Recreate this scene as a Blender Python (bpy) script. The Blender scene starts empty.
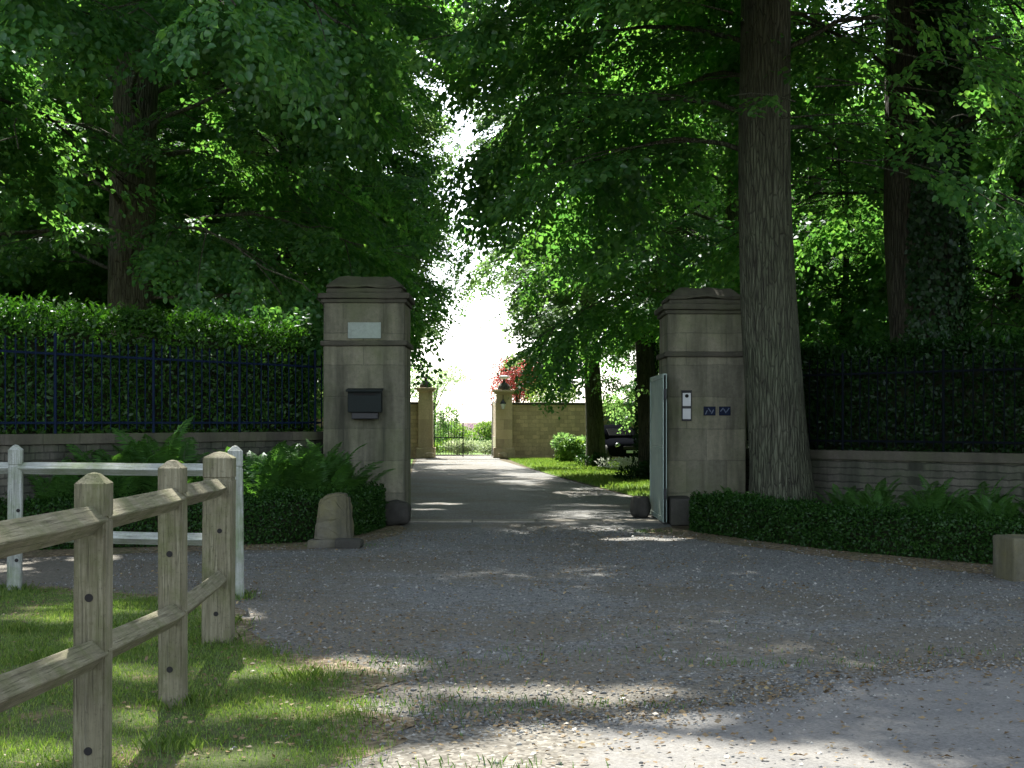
import bpy, bmesh, math, random
import numpy as np
from mathutils import Vector, Matrix, noise

random.seed(11)
SC = bpy.context.scene
COL = SC.collection
R = math.radians
CAM_Z, F, HOR = 1.55, 1400.0, 422.0
SUN_EL, SUN_AZ = 50., -14.            # azimuth measured from +Y (ahead) towards +X

# ---------------------------------------------------------------- materials
class NT:
    def __init__(self, name):
        self.m = bpy.data.materials.new(name); self.m.use_nodes = True
        self.t = self.m.node_tree; self.t.nodes.clear()
        self.out = self.t.nodes.new('ShaderNodeOutputMaterial')
    def n(self, typ, **kw):
        nd = self.t.nodes.new('ShaderNode' + typ)
        for k, v in kw.items():
            if k in nd.inputs: 
                self.put(nd.inputs[k], v)
            else: setattr(nd, k, v)
        return nd
    def put(self, sock, v):
        if isinstance(v, bpy.types.NodeSocket): self.t.links.new(v, sock)
        elif isinstance(v, tuple) and len(v) == 3 and sock.type == 'RGBA': sock.default_value = (*v, 1)
        else: sock.default_value = v
    def coord(self, scale=(1, 1, 1), obj=False):
        if obj: o = self.n('TexCoord').outputs['Object']
        else: o = self.n('NewGeometry').outputs['Position']
        mp = self.n('Mapping'); self.put(mp.inputs['Vector'], o); mp.inputs['Scale'].default_value = scale
        return mp.outputs[0]
    def noise(self, scale, vec, detail=4, rough=.6):
        nd = self.n('TexNoise', Scale=scale, Detail=detail, Roughness=rough); self.put(nd.inputs['Vector'], vec); return nd.outputs['Fac']
    def ramp(self, fac, stops, interp='LINEAR'):
        nd = self.n('ValToRGB'); cr = nd.color_ramp; cr.interpolation = interp
        while len(cr.elements) < len(stops): cr.elements.new(.5)
        for e, (p, c) in zip(cr.elements, stops):
            e.position = p; e.color = (*c, 1) if isinstance(c, tuple) else (c, c, c, 1)
        self.put(nd.inputs['Fac'], fac); return nd.outputs['Color']
    def mix(self, fac, a, b, mode='MIX'):
        nd = self.n('Mix', data_type='RGBA', blend_type=mode)
        self.put(nd.inputs[0], fac); self.put(nd.inputs[6], a); self.put(nd.inputs[7], b); return nd.outputs[2]
    def bump(self, h, strength=.5, dist=.02):
        nd = self.n('Bump', Strength=strength, Distance=dist); self.put(nd.inputs['Height'], h); return nd.outputs[0]
    def pbr(self, col, rough=.8, bump=None, metal=0., spec=.5):
        p = self.n('BsdfPrincipled'); self.put(p.inputs['Base Color'], col); self.put(p.inputs['Roughness'], rough)
        p.inputs['Metallic'].default_value = metal; p.inputs['Specular IOR Level'].default_value = spec
        if bump is not None: self.put(p.inputs['Normal'], bump)
        self.t.links.new(p.outputs[0], self.out.inputs[0]); return self.m

def leaf_mat(name, stops, trans, gloss=.06, tmix=.4):
    k = NT(name)
    rnd = k.n('NewGeometry').outputs['Random Per Island']
    big = k.noise(.35, k.coord(), 2)
    f = k.n('Math', operation='MULTIPLY_ADD'); k.put(f.inputs[0], big); f.inputs[1].default_value = .5; 
    half = k.n('Math', operation='MULTIPLY_ADD'); k.put(half.inputs[0], rnd); half.inputs[1].default_value = .7; half.inputs[2].default_value = -.1
    k.put(f.inputs[2], half.outputs[0])
    c = k.ramp(f.outputs[0], stops)
    d = k.n('BsdfDiffuse'); k.put(d.inputs['Color'], c)
    t = k.n('BsdfTranslucent'); k.put(t.inputs['Color'], k.mix(1., c, trans, 'MULTIPLY'))
    m1 = k.n('MixShader', Fac=tmix); k.t.links.new(d.outputs[0], m1.inputs[1]); k.t.links.new(t.outputs[0], m1.inputs[2])
    g = k.n('BsdfGlossy', Roughness=.38); g.inputs['Color'].default_value = (.8, .85, .9, 1)
    m2 = k.n('MixShader', Fac=gloss); k.t.links.new(m1.outputs[0], m2.inputs[1]); k.t.links.new(g.outputs[0], m2.inputs[2])
    k.t.links.new(m2.outputs[0], k.out.inputs[0])
    return k.m

M = {}
G3 = lambda a, b, c: [(0., a), (.5, b), (1., c)]
M['leaf'] = leaf_mat('lime leaf', G3((.03, .1, .03), (.058, .165, .044), (.11, .235, .055)), (2.2, 2.05, 1.1), .03, .56)
M['leaf_hazy'] = leaf_mat('hazy pale leaf', G3((.06, .135, .042), (.105, .2, .065), (.16, .265, .09)), (1.9, 1.8, 1.4), .025, .52)  # paler than the near leaf: haze glow put into the colour
M['laurel'] = leaf_mat('laurel leaf', G3((.012, .042, .007), (.027, .08, .011), (.06, .14, .017)), (1.8, 2.1, .8), .02, .3)
M['box'] = leaf_mat('shaded box leaf', G3((.009, .03, .006), (.017, .052, .009), (.035, .085, .014)), (1.5, 1.9, .8), .012, .2)  # leaf tone darkened in place of shade from surrounding trees
M['fern'] = leaf_mat('fern', G3((.035, .1, .02), (.055, .14, .03), (.08, .18, .035)), (1.8, 1.9, 1.), .03, .4)
M['ivy'] = leaf_mat('ivy leaf', G3((.007, .024, .007), (.013, .038, .01), (.024, .055, .013)), (1.5, 1.8, .9), .015, .2)
M['hedge_shaded'] = leaf_mat('shaded hedge leaf', G3((.005, .018, .004), (.01, .033, .006), (.022, .06, .01)), (1.6, 2., .8), .014, .25)  # darker copy of the laurel leaf, overhanging tree shade painted in
M['grass'] = leaf_mat('grass', [(0., (.066, .125, .025)), (.5, (.125, .205, .042)), (.8, (.205, .275, .075)), (1., (.38, .35, .17))], (1.6, 1.7, .9), .02, .35)
M['meadow_leaf'] = leaf_mat('bright shrub', G3((.07, .15, .025), (.12, .22, .04), (.2, .28, .06)), (1.6, 1.6, 1.), .03, .4)
M['pale_leaf'] = leaf_mat('pale shrub', G3((.16, .24, .11), (.28, .36, .2), (.45, .5, .35)), (1.2, 1.2, 1.), .03, .4)
M['red_leaf'] = leaf_mat('maple leaf', G3((.12, .025, .025), (.22, .045, .042), (.34, .1, .075)), (1.8, 1.2, 1.2), .04, .45)
M['mauve'] = leaf_mat('mauve leaf', G3((.2, .12, .17), (.3, .2, .27), (.4, .3, .36)), (1.2, 1.1, 1.2), .03, .4)
M['flower'] = leaf_mat('white flower', G3((.45, .5, .42), (.6, .62, .55), (.7, .72, .68)), (1, 1, 1), .02, .3)
M['litter'] = leaf_mat('leaf litter', [(0., (.08, .052, .028)), (.4, (.15, .105, .055)), (.75, (.23, .17, .09)), (1., (.34, .28, .12))], (1., .9, .7), .03, .15)
M['moss_tuft'] = leaf_mat('weed', G3((.05, .11, .02), (.08, .16, .03), (.12, .2, .04)), (1.5, 1.6, .9), .02, .3)

def bark(name, c1, c2, c3):
    k = NT(name); v = k.coord((9, 9, 1.1), True)
    n1 = k.noise(2.2, v, 6, .65)
    n2 = k.noise(.9, k.coord((1, 1, 1), True), 4)
    vo = k.n('TexVoronoi', Scale=2.6, feature='DISTANCE_TO_EDGE'); k.put(vo.inputs['Vector'], v)
    c = k.mix(n2, k.ramp(n1, [(.3, c1), (.5, c2), (.72, c3)]), k.ramp(n1, [(.3, c1), (.6, (c2[0]*.8, c2[1]*1.1, c2[2]*.75)), (.8, c2)]))
    c = k.mix(k.ramp(vo.outputs[0], [(0., .7), (.07, 0.)]), c, tuple(x*.35 for x in c1))
    h = k.n('Math', operation='ADD'); k.put(h.inputs[0], n1); k.put(h.inputs[1], k.ramp(vo.outputs[0], [(0., 0.), (.2, 1.)]))
    return k.pbr(c, .95, k.bump(h.outputs[0], 1., .03), spec=.2)
M['bark'] = bark('grey bark', (.04, .039, .03), (.098, .095, .073), (.175, .17, .135))
M['bark_pale'] = bark('pale bark', (.06, .055, .042), (.16, .145, .115), (.26, .245, .2))
M['bark_dark'] = bark('dark bark', (.03, .028, .022), (.075, .065, .052), (.13, .115, .095))

def stone(name, base, dark, lich, brick=None, joint=.35, stain=.6, bscale=1., rub=False):
    k = NT(name); v = k.coord()
    n1 = k.noise(1.1, v, 5, .65); n2 = k.noise(14, v, 5, .7); n3 = k.noise(1., k.coord((3.2, 3.2, .45)), 4, .6)
    c = k.ramp(n2, [(.25, tuple(x*.72 for x in base)), (.55, base), (.8, tuple(min(1, x*1.22) for x in base))])
    c = k.mix(k.ramp(n1, [(.42, 0.), (.68, .85)]), c, lich)
    c = k.mix(k.ramp(n3, [(.42, 0.), (.68, stain)]), c, dark)
    c = k.mix(k.ramp(k.noise(38, v, 4, .7), [(.58, 0.), (.72, stain * .7)]), c, dark)
    h = n2
    if brick:
        w, hh, off = brick
        tc = k.n('NewGeometry').outputs['Position']; sp = k.n('SeparateXYZ'); k.put(sp.inputs[0], tc)
        ad = k.n('Math', operation='ADD'); k.put(ad.inputs[0], sp.outputs[0]); k.put(ad.inputs[1], sp.outputs[1])
        wob = k.n('Math', operation='MULTIPLY_ADD'); k.put(wob.inputs[0], k.noise(2.5 if not rub else 5., v, 3)); wob.inputs[1].default_value = (.05 if not rub else .06); k.put(wob.inputs[2], sp.outputs[2])
        cb = k.n('CombineXYZ'); k.put(cb.inputs[0], ad.outputs[0]); k.put(cb.inputs[1], wob.outputs[0])
        bt = k.n('TexBrick', offset=off); k.put(bt.inputs['Vector'], cb.outputs[0]); bt.inputs['Scale'].default_value = 1
        bt.inputs['Brick Width'].default_value = w; bt.inputs['Row Height'].default_value = hh
        bt.inputs['Mortar Size'].default_value = (.008 if not rub else .012); bt.inputs['Mortar Smooth'].default_value = .4
        bt.inputs['Color1'].default_value = (.72, .72, .72, 1); bt.inputs['Color2'].default_value = (1.12, 1.1, 1.06, 1); bt.inputs['Mortar'].default_value = (1 - joint,) * 3 + (1,)
        c = k.mix(.85, c, bt.outputs['Color'], 'MULTIPLY')
        s = k.n('Math', operation='SUBTRACT'); k.put(s.inputs[0], n2); k.put(s.inputs[1], bt.outputs['Fac']); h = s.outputs[0]
    return k.pbr(c, .92, k.bump(h, .6, .012), spec=.25)
M['ashlar'] = stone('gate pier stone', (.218, .209, .155), (.045, .047, .035), (.13, .145, .078), (.62, .49, .5), .28, .85)
M['cap_stone'] = stone('weathered capstone', (.085, .078, .06), (.03, .03, .024), (.075, .085, .045))
M['rubble'] = stone('rubble wall', (.12, .115, .095), (.035, .042, .03), (.06, .085, .04), (.31, .1, .4), .6, .8, rub=True)
M['coping'] = stone('coping stone', (.115, .105, .085), (.045, .043, .034), (.085, .1, .05), (.8, 3., .5), .4)
M['gold_wall'] = stone('golden rubble wall', (.64, .48, .31), (.38, .28, .18), (.56, .42, .27), (.34, .17, .5), .4, .5, rub=True)
M['gold_pier'] = stone('golden dressed stone', (.62, .49, .33), (.36, .26, .17), (.55, .42, .27), (.9, .42, .5), .3, .4)
M['guard'] = stone('guard stone', (.105, .1, .08), (.032, .033, .026), (.13, .12, .05), None, .35, .8)
M['guard_dark'] = stone('dark guard stone', (.055, .052, .045), (.02, .02, .018), (.05, .055, .035))
M['pale_slab'] = stone('pale slab', (.3, .34, .31), (.2, .24, .21), (.3, .36, .3), stain=.4)
M['threshold'] = stone('threshold stone', (.3, .28, .24), (.12, .11, .09), (.24, .22, .17), (.9, 3, .5), .4)

def wood(name, c1, c2, c3):
    k = NT(name); n1 = k.noise(3., k.coord((22, 22, .9), True), 8, .72); n2 = k.noise(3.1, k.coord(), 6, .7)
    n3 = k.noise(55, k.coord(), 4, .7); n4 = k.noise(4., k.coord((34, 34, 1.), True), 3, .5)
    c = k.ramp(n1, [(.32, c1), (.5, c2), (.7, c3)])
    c = k.mix(k.ramp(n2, [(.46, 0.), (.66, .75)]), c, tuple(x * y for x, y in zip(c2, (.55, .68, .38))))
    c = k.mix(k.ramp(k.noise(1.7, k.coord(), 5, .7), [(.5, 0.), (.7, .4)]), c, tuple(x*.5 for x in c1))
    c = k.mix(k.ramp(n3, [(.56, 0.), (.74, .6)]), c, tuple(x*.5 for x in c1))
    c = k.mix(k.ramp(n4, [(.63, 0.), (.72, .5)]), c, tuple(x*.3 for x in c1))
    h = k.n('Math', operation='SUBTRACT'); k.put(h.inputs[0], n1); k.put(h.inputs[1], k.ramp(n4, [(.6, 0.), (.68, 1.)]))
    return k.pbr(c, .9, k.bump(h.outputs[0], .8, .006), spec=.2)
M['wood'] = wood('weathered fence wood', (.098, .088, .058), (.165, .152, .1), (.25, .235, .165))
M['wood_pale'] = wood('bleached fence wood', (.17, .18, .155), (.27, .285, .255), (.42, .44, .42))
M['hole'] = NT('hole').pbr((.01, .009, .008), .9)
def paint(name, c, rough=.5, var=.25, metal=0., spec=.4):
    k = NT(name); n1 = k.noise(3.5, k.coord(), 5, .6); n2 = k.noise(30, k.coord(), 3)
    return k.pbr(k.ramp(n1, [(.3, tuple(x*(1-var) for x in c)), (.7, tuple(min(1, x*(1+var)) for x in c))]), rough, k.bump(n2, .15, .003), metal, spec)
M['iron_blue'] = paint('blue painted iron', (.004, .011, .03), .7, spec=.12)
M['iron_dark'] = paint('dark railing paint', (.003, .005, .008), .85, spec=.08)
M['iron_black'] = paint('black iron', (.015, .016, .018), .5)
M['gate_green'] = paint('pale green paint', (.25, .31, .275), .6, .12, spec=.15)
M['box_metal'] = paint('dark letterbox paint', (.004, .009, .008), .75)
M['white_panel'] = paint('grey white panel', (.5, .52, .52), .4, .1)
M['plate_blue'] = paint('blue enamel', (.006, .011, .03), .5, .2, spec=.1)
M['plate_mark'] = paint('pale enamel marking', (.05, .075, .13), .4, .2)
M['car_black'] = paint('black car paint', (.004, .0045, .006), .6, .1, spec=0.)
M['chrome'] = NT('chrome').pbr((.7, .7, .7), .15, None, 1.)
M['glass_dark'] = NT('dark glass').pbr((.006, .007, .008), .3, None, 0., .015)
M['lamp_glass'] = NT('lamp glass').pbr((.6, .62, .6), .15)
M['tyre'] = NT('tyre').pbr((.02, .02, .02), .8)
M['white_paint'] = paint('worn white paint', (.62, .63, .66), .5, .12)
M['core'] = NT('shaded hedge core').pbr((.02, .024, .012), 1., None, 0, .1)  # dark fill for hedge cores, inner shade put into the colour

def ground_mats():
    # forest floor
    k = NT('forest floor'); v = k.coord()
    c = k.ramp(k.noise(2.2, v, 8, .75), [(.3, (.045, .036, .022)), (.5, (.09, .07, .042)), (.62, (.06, .075, .025)), (.8, (.13, .1, .06))])
    M['soil'] = k.pbr(c, 1., k.bump(k.noise(18, v, 6, .7), .8, .03), spec=.2)
    # gravel with leaf mould collecting towards the verges
    k = NT('gravel'); v = k.coord()
    vo = k.n('TexVoronoi', Scale=55.); k.put(vo.inputs['Vector'], v)
    vo2 = k.n('TexVoronoi', Scale=19.); k.put(vo2.inputs['Vector'], v)
    g = k.n('RGBToBW'); k.put(g.inputs[0], vo.outputs['Color'])
    g2 = k.n('RGBToBW'); k.put(g2.inputs[0], vo2.outputs['Color'])
    gc = k.ramp(g.outputs[0], [(.1, (.066, .069, .066)), (.4, (.125, .131, .125)), (.65, (.178, .184, .174)), (.92, (.29, .295, .275))])
    gc = k.mix(k.ramp(g2.outputs[0], [(.3, 0.), (.75, .5)]), gc, (.12, .12, .125))
    big = k.noise(.45, v, 5, .65); fine = k.noise(7., v, 6, .75)
    mask = k.n('Math', operation='MULTIPLY_ADD'); k.put(mask.inputs[0], fine); mask.inputs[1].default_value = .75; 
    k.put(mask.inputs[2], big)
    sp = k.n('SeparateXYZ'); k.put(sp.inputs[0], k.n('NewGeometry').outputs['Position'])
    yy = k.n('MapRange'); k.put(yy.inputs[0], sp.outputs[1]); yy.inputs[1].default_value = 7.5; yy.inputs[2].default_value = 14; yy.inputs[3].default_value = .2; yy.inputs[4].default_value = 0
    xx = k.n('MapRange'); k.put(xx.inputs[0], sp.outputs[0]); xx.inputs[1].default_value = -3.5; xx.inputs[2].default_value = 0; xx.inputs[3].default_value = .16; xx.inputs[4].default_value = 0
    s1 = k.n('Math', operation='ADD'); k.put(s1.inputs[0], yy.outputs[0]); k.put(s1.inputs[1], xx.outputs[0]); s2 = k.n('Math', operation='ADD'); k.put(s2.inputs[0], s1.outputs[0]); k.put(s2.inputs[1], mask.outputs[0])
    lm = k.ramp(s2.outputs[0], [(.88, 0.), (1.12, .7)])
    c = k.mix(lm, gc, k.ramp(k.noise(26, v, 4), [(.3, (.065, .055, .038)), (.55, (.13, .112, .08)), (.75, (.19, .165, .115))]))
    h = k.n('Math', operation='ADD'); k.put(h.inputs[0], vo.outputs['Distance']); k.put(h.inputs[1], fine)
    M['gravel'] = k.pbr(c, .85, k.bump(h.outputs[0], .9, .02), spec=.35)
    # leaf mould edge
    k = NT('leaf mould'); v = k.coord()
    vo = k.n('TexVoronoi', Scale=30.); k.put(vo.inputs['Vector'], v); g = k.n('RGBToBW'); k.put(g.inputs[0], vo.outputs['Color'])
    c = k.ramp(g.outputs[0], [(.1, (.06, .045, .028)), (.45, (.13, .1, .062)), (.7, (.19, .15, .095)), (.95, (.3, .25, .17))])
    c = k.mix(k.ramp(k.noise(1.6, v, 6, .7), [(.5, 0.), (.68, .7)]), c, (.07, .085, .03))
    M['mould'] = k.pbr(c, .95, k.bump(g.outputs[0], .8, .015), spec=.2)
    # worn asphalt of the lane
    k = NT('worn asphalt'); v = k.coord()
    n1 = k.noise(1.3, v, 6, .7); n2 = k.noise(60, v, 3, .7)
    c = k.mix(k.ramp(n1, [(.35, 0.), (.65, 1.)]), k.ramp(n2, [(.3, (.075, .075, .073)), (.7, (.155, .154, .149))]), k.ramp(n2, [(.3, (.115, .11, .1)), (.7, (.215, .207, .19))]))
    sp = k.n('SeparateXYZ'); k.put(sp.inputs[0], v)
    xr = k.n('MapRange'); k.put(xr.inputs[0], sp.outputs[0]); xr.inputs[1].default_value = -.9; xr.inputs[2].default_value = 1.; xr.inputs[3].default_value = .75; xr.inputs[4].default_value = -.05
    ad = k.n('Math', operation='ADD'); k.put(ad.inputs[0], xr.outputs[0]); k.put(ad.inputs[1], k.noise(3.2, v, 7, .75))
    vo = k.n('TexVoronoi', Scale=48.); k.put(vo.inputs['Vector'], v); g = k.n('RGBToBW'); k.put(g.inputs[0], vo.outputs['Color'])
    c = k.mix(k.ramp(ad.outputs[0], [(.62, 0.), (.8, .95)]), c, k.ramp(g.outputs[0], [(.15, (.055, .048, .035)), (.45, (.11, .1, .08)), (.7, (.16, .148, .12)), (.95, (.26, .25, .22))]))
    M['asphalt'] = k.pbr(c, .9, k.bump(n2, .5, .008), spec=.3)
    # turf under the blades
    k = NT('turf'); v = k.coord()
    n1 = k.noise(2.1, v, 7, .7); n2 = k.noise(45, v, 4, .7)
    c = k.ramp(n2, [(.3, (.035, .05, .016)), (.6, (.07, .09, .03)), (.8, (.12, .13, .05))])
    c = k.mix(k.ramp(n1, [(.52, 0.), (.66, .85)]), c, k.ramp(n2, [(.3, (.09, .065, .035)), (.7, (.22, .17, .1))]))
    M['turf'] = k.pbr(c, 1., k.bump(n2, .8, .02), spec=.15)
    k = NT('far lawn'); v = k.coord()
    c = k.ramp(k.noise(9, v, 6, .7), [(.3, (.06, .12, .022)), (.7, (.13, .2, .05))])
    M['lawn'] = k.pbr(c, 1., k.bump(k.noise(40, v, 4), .7, .02), spec=.15)
ground_mats()

# ---------------------------------------------------------------- helpers
def tag(o, label=None, cat=None, group=None, kind=None):
    if label: o['label'] = label
    if cat: o['category'] = cat
    if group: o['group'] = group
    if kind: o['kind'] = kind
    return o
def empty(name, loc, rz=0., **kw):
    o = bpy.data.objects.new(name, None); COL.objects.link(o); o.location = loc; o.rotation_euler = (0, 0, rz)
    o.empty_display_size = .3
    return tag(o, **kw)
def link(name, me, mat=None, parent=None, smooth=False, loc=None):
    if mat is not None and not me.materials: me.materials.append(mat)
    if smooth: me.polygons.foreach_set('use_smooth', [True] * len(me.polygons))
    o = bpy.data.objects.new(name, me); COL.objects.link(o)
    if parent is not None: o.parent = parent
    if loc is not None: o.location = loc
    return o
def npmesh(name, V, Fc):
    V = np.asarray(V, np.float32); Fc = np.asarray(Fc, np.int32)
    me = bpy.data.meshes.new(name); me.vertices.add(len(V)); me.vertices.foreach_set('co', V.ravel())
    k = Fc.shape[1]; me.loops.add(Fc.size); me.loops.foreach_set('vertex_index', Fc.ravel())
    me.polygons.add(len(Fc)); me.polygons.foreach_set('loop_start', np.arange(len(Fc), dtype=np.int32) * k)
    me.update(calc_edges=True); return me
def bmobj(name, bm, mat, parent=None, smooth=False):
    bmesh.ops.recalc_face_normals(bm, faces=bm.faces)
    me = bpy.data.meshes.new(name); bm.to_mesh(me); bm.free()
    return link(name, me, mat, parent, smooth)
def add_box(bm, lo, hi, bev=0., rot=None, at=None, seg=2, cuts=0, jit=0.):
    """box lo..hi; optional rotation matrix about the origin, then offset `at`"""
    r = bmesh.ops.create_cube(bm, size=1.); vs = r['verts']
    lo, hi = Vector(lo), Vector(hi); c = (lo + hi) / 2; s = hi - lo
    for v in vs: v.co = Vector((v.co.x * s.x, v.co.y * s.y, v.co.z * s.z)) + c
    if bev > 0:
        es = list({e for v in vs for e in v.link_edges})
        g = bmesh.ops.bevel(bm, geom=es, offset=bev, segments=seg, affect='EDGES', profile=.6)
        vs = list({v for f in g['faces'] for v in f.verts} | {v for v in vs if v.is_valid})
    if cuts:
        fs = {f for v in vs for f in v.link_faces}; es = [e for e in {e for f in fs for e in f.edges} if e.calc_length() > .12]
        g = bmesh.ops.subdivide_edges(bm, edges=es, cuts=cuts, use_grid_fill=True)
        vs = list({v for f in fs if f.is_valid for v in f.verts} | {x for x in g['geom_inner'] if isinstance(x, bmesh.types.BMVert)} | {v for v in vs if v.is_valid})
        st = list(vs); seen = set(st)
        while st:
            v = st.pop()
            for e in v.link_edges:
                w = e.other_vert(v)
                if w not in seen: seen.add(w); st.append(w)
        vs = list(seen)
        if jit:
            for v in vs: v.co += noise.noise_vector(v.co * 3.1 + Vector((7, 3, 1))) * jit + noise.noise_vector(v.co * 9.) * jit * .4
    for v in vs:
        if rot is not None: v.co = rot @ v.co
        if at is not None: v.co += Vector(at)
    return vs
def add_tube(bm, pts, rad, n=8, cap=True):
    pts = [Vector(p) for p in pts]; rad = rad if hasattr(rad, '__len__') else [rad] * len(pts)
    rings = []
    for i, p in enumerate(pts):
        d = (pts[min(i + 1, len(pts) - 1)] - pts[max(i - 1, 0)]).normalized()
        a = d.orthogonal().normalized() if i == 0 else (a - d * a.dot(d)).normalized()
        b = d.cross(a)
        rings.append([bm.verts.new(p + (a * math.cos(t) + b * math.sin(t)) * rad[i]) for t in [2 * math.pi * j / n for j in range(n)]])
    for r0, r1 in zip(rings, rings[1:]):
        for j in range(n): bm.faces.new((r0[j], r0[(j + 1) % n], r1[(j + 1) % n], r1[j]))
    if cap: bm.faces.new(rings[0][::-1]); bm.faces.new(rings[-1])
def add_lathe(bm, prof, n=16, at=(0, 0, 0)):
    rings = [[bm.verts.new((at[0] + r * math.cos(2 * math.pi * j / n), at[1] + r * math.sin(2 * math.pi * j / n), at[2] + z)) for j in range(n)] for r, z in prof]
    for r0, r1 in zip(rings, rings[1:]):
        for j in range(n): bm.faces.new((r0[j], r0[(j + 1) % n], r1[(j + 1) % n], r1[j]))
    bm.faces.new(rings[0][::-1]); bm.faces.new(rings[-1])
def sheet(name, pts, z, mat, **kw):
    bm = bmesh.new(); bm.faces.new([bm.verts.new((x, y, z)) for x, y in pts]); 
    for f in bm.faces:
        if f.normal.z < 0: f.normal_flip()
    bmesh.ops.triangulate(bm, faces=bm.faces)
    me = bpy.data.meshes.new(name); bm.to_mesh(me); bm.free()
    for p in me.polygons:
        pass
    return tag(link(name, me, mat), **kw)
def P(x, y, d): return ((x - 512) * d / F, d, CAM_Z - (y - HOR) * d / F)
def smooth_path(pts, n=8):
    out = []; pts = [Vector((*p, 0)) if len(p) == 2 else Vector(p) for p in pts]
    q = [pts[0] * 2 - pts[1]] + pts + [pts[-1] * 2 - pts[-2]]
    for i in range(1, len(q) - 2):
        for j in range(n):
            t = j / n; a, b, c, d = q[i - 1], q[i], q[i + 1], q[i + 2]
            out.append(.5 * ((2 * b) + (c - a) * t + (2 * a - 5 * b + 4 * c - d) * t * t + (3 * b - a - 3 * c + d) * t ** 3))
    out.append(pts[-1]); return out

# ---------------------------------------------------------------- leaves (numpy)
def nrm(a): return a / np.maximum(np.linalg.norm(a, axis=-1, keepdims=True), 1e-9)
def leaves(Pb, D, N, L, W, rich=False):
    """leaf blades from base points, directions, normals"""
    D = nrm(D); S = nrm(np.cross(D, N)); N = np.cross(S, D); L = L[:, None]; W = W[:, None]
    n = len(Pb); i = np.arange(n)[:, None]
    if rich:
        V = np.stack([Pb, Pb + D*.3*L + S*.48*W + N*.12*W, Pb + D*.72*L + S*.36*W + N*.06*W, Pb + D*L - N*.1*L,
                      Pb + D*.72*L - S*.36*W + N*.06*W, Pb + D*.3*L - S*.48*W + N*.12*W], 1)
        Fc = np.concatenate([i*6 + np.array([[0, 1, 2, 3]]), i*6 + np.array([[0, 3, 4, 5]])], 0)
        return V.reshape(-1, 3), Fc
    V = np.stack([Pb, Pb + D*.42*L + S*.5*W + N*.1*W, Pb + D*L - N*.06*L, Pb + D*.42*L - S*.5*W + N*.1*W], 1)
    return V.reshape(-1, 3), i*4 + np.array([[0, 1, 2, 3]])
def spray_variants(rng, nv=8, leaf=.1, rich=False):
    out = []
    for _ in range(nv):
        B, D = [], []
        def twig(o, d, ln, depth):
            k = max(2, int(ln / .075)); d = d / np.linalg.norm(d)
            for j in range(1, k + 1):
                t = j / k; p = o + d * ln * t + np.array([0, 0, -.22 * (ln * t) ** 2])
                sd = 1 if j % 2 else -1
                a = sd * rng.uniform(.5, 1.1); ld = np.array([d[0]*math.cos(a) - d[1]*math.sin(a), d[0]*math.sin(a) + d[1]*math.cos(a), d[2] - rng.uniform(.05, .45)])
                B.append(p); D.append(ld)
                if depth == 0 and j >= 2 and rng.random() < .72:
                    a = sd * rng.uniform(.6, 1.0); twig(p, np.array([d[0]*math.cos(a) - d[1]*math.sin(a), d[0]*math.sin(a) + d[1]*math.cos(a), d[2] - .08 + rng.normal(0, .12)]), ln * (.62 - .4 * t) * rng.uniform(.8, 1.2), 1)
        twig(np.zeros(3), np.array([1., 0, 0]), 1., 0)
        B, D = np.array(B), np.array(D)
        N = nrm(np.array([0, 0, 1.]) + rng.normal(0, .33, (len(B), 3)))
        L = leaf * rng.uniform(.7, 1.2, len(B))
        out.append((B, D, N, L, L * rng.uniform(.68, .85, len(B))))
    return out
def place_sprays(var, pos, az, pitch, roll, scale, rng, rich=False):
    Vs, Fs, off = [], [], 0
    which = rng.integers(0, len(var), len(pos))
    for v, (B, D, N, L, W) in enumerate(var):
        k = np.where(which == v)[0]
        if not len(k): continue
        ca, sa, cp, sp, cr, sr = np.cos(az[k]), np.sin(az[k]), np.cos(pitch[k]), np.sin(pitch[k]), np.cos(roll[k]), np.sin(roll[k])
        X = np.stack([ca*cp, sa*cp, sp], -1); Y0 = np.stack([-sa, ca, 0*ca], -1); Z0 = np.cross(X, Y0)
        Y = Y0*cr[:, None] + Z0*sr[:, None]; Z = np.cross(X, Y)
        T = np.stack([X, Y, Z], 1)                                # rows = local axes
        f = lambda A: np.einsum('na,kab->knb', A, T)
        Pb = (f(B) * scale[k][:, None, None] + pos[k][:, None, :]).reshape(-1, 3)
        n = len(k)
        V, Fc = leaves(Pb, f(D).reshape(-1, 3), f(N).reshape(-1, 3), np.tile(L, n), np.tile(W, n), rich)
        Vs.append(V); Fs.append(Fc + off); off += len(V)
    return np.concatenate(Vs), np.concatenate(Fs)

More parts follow.
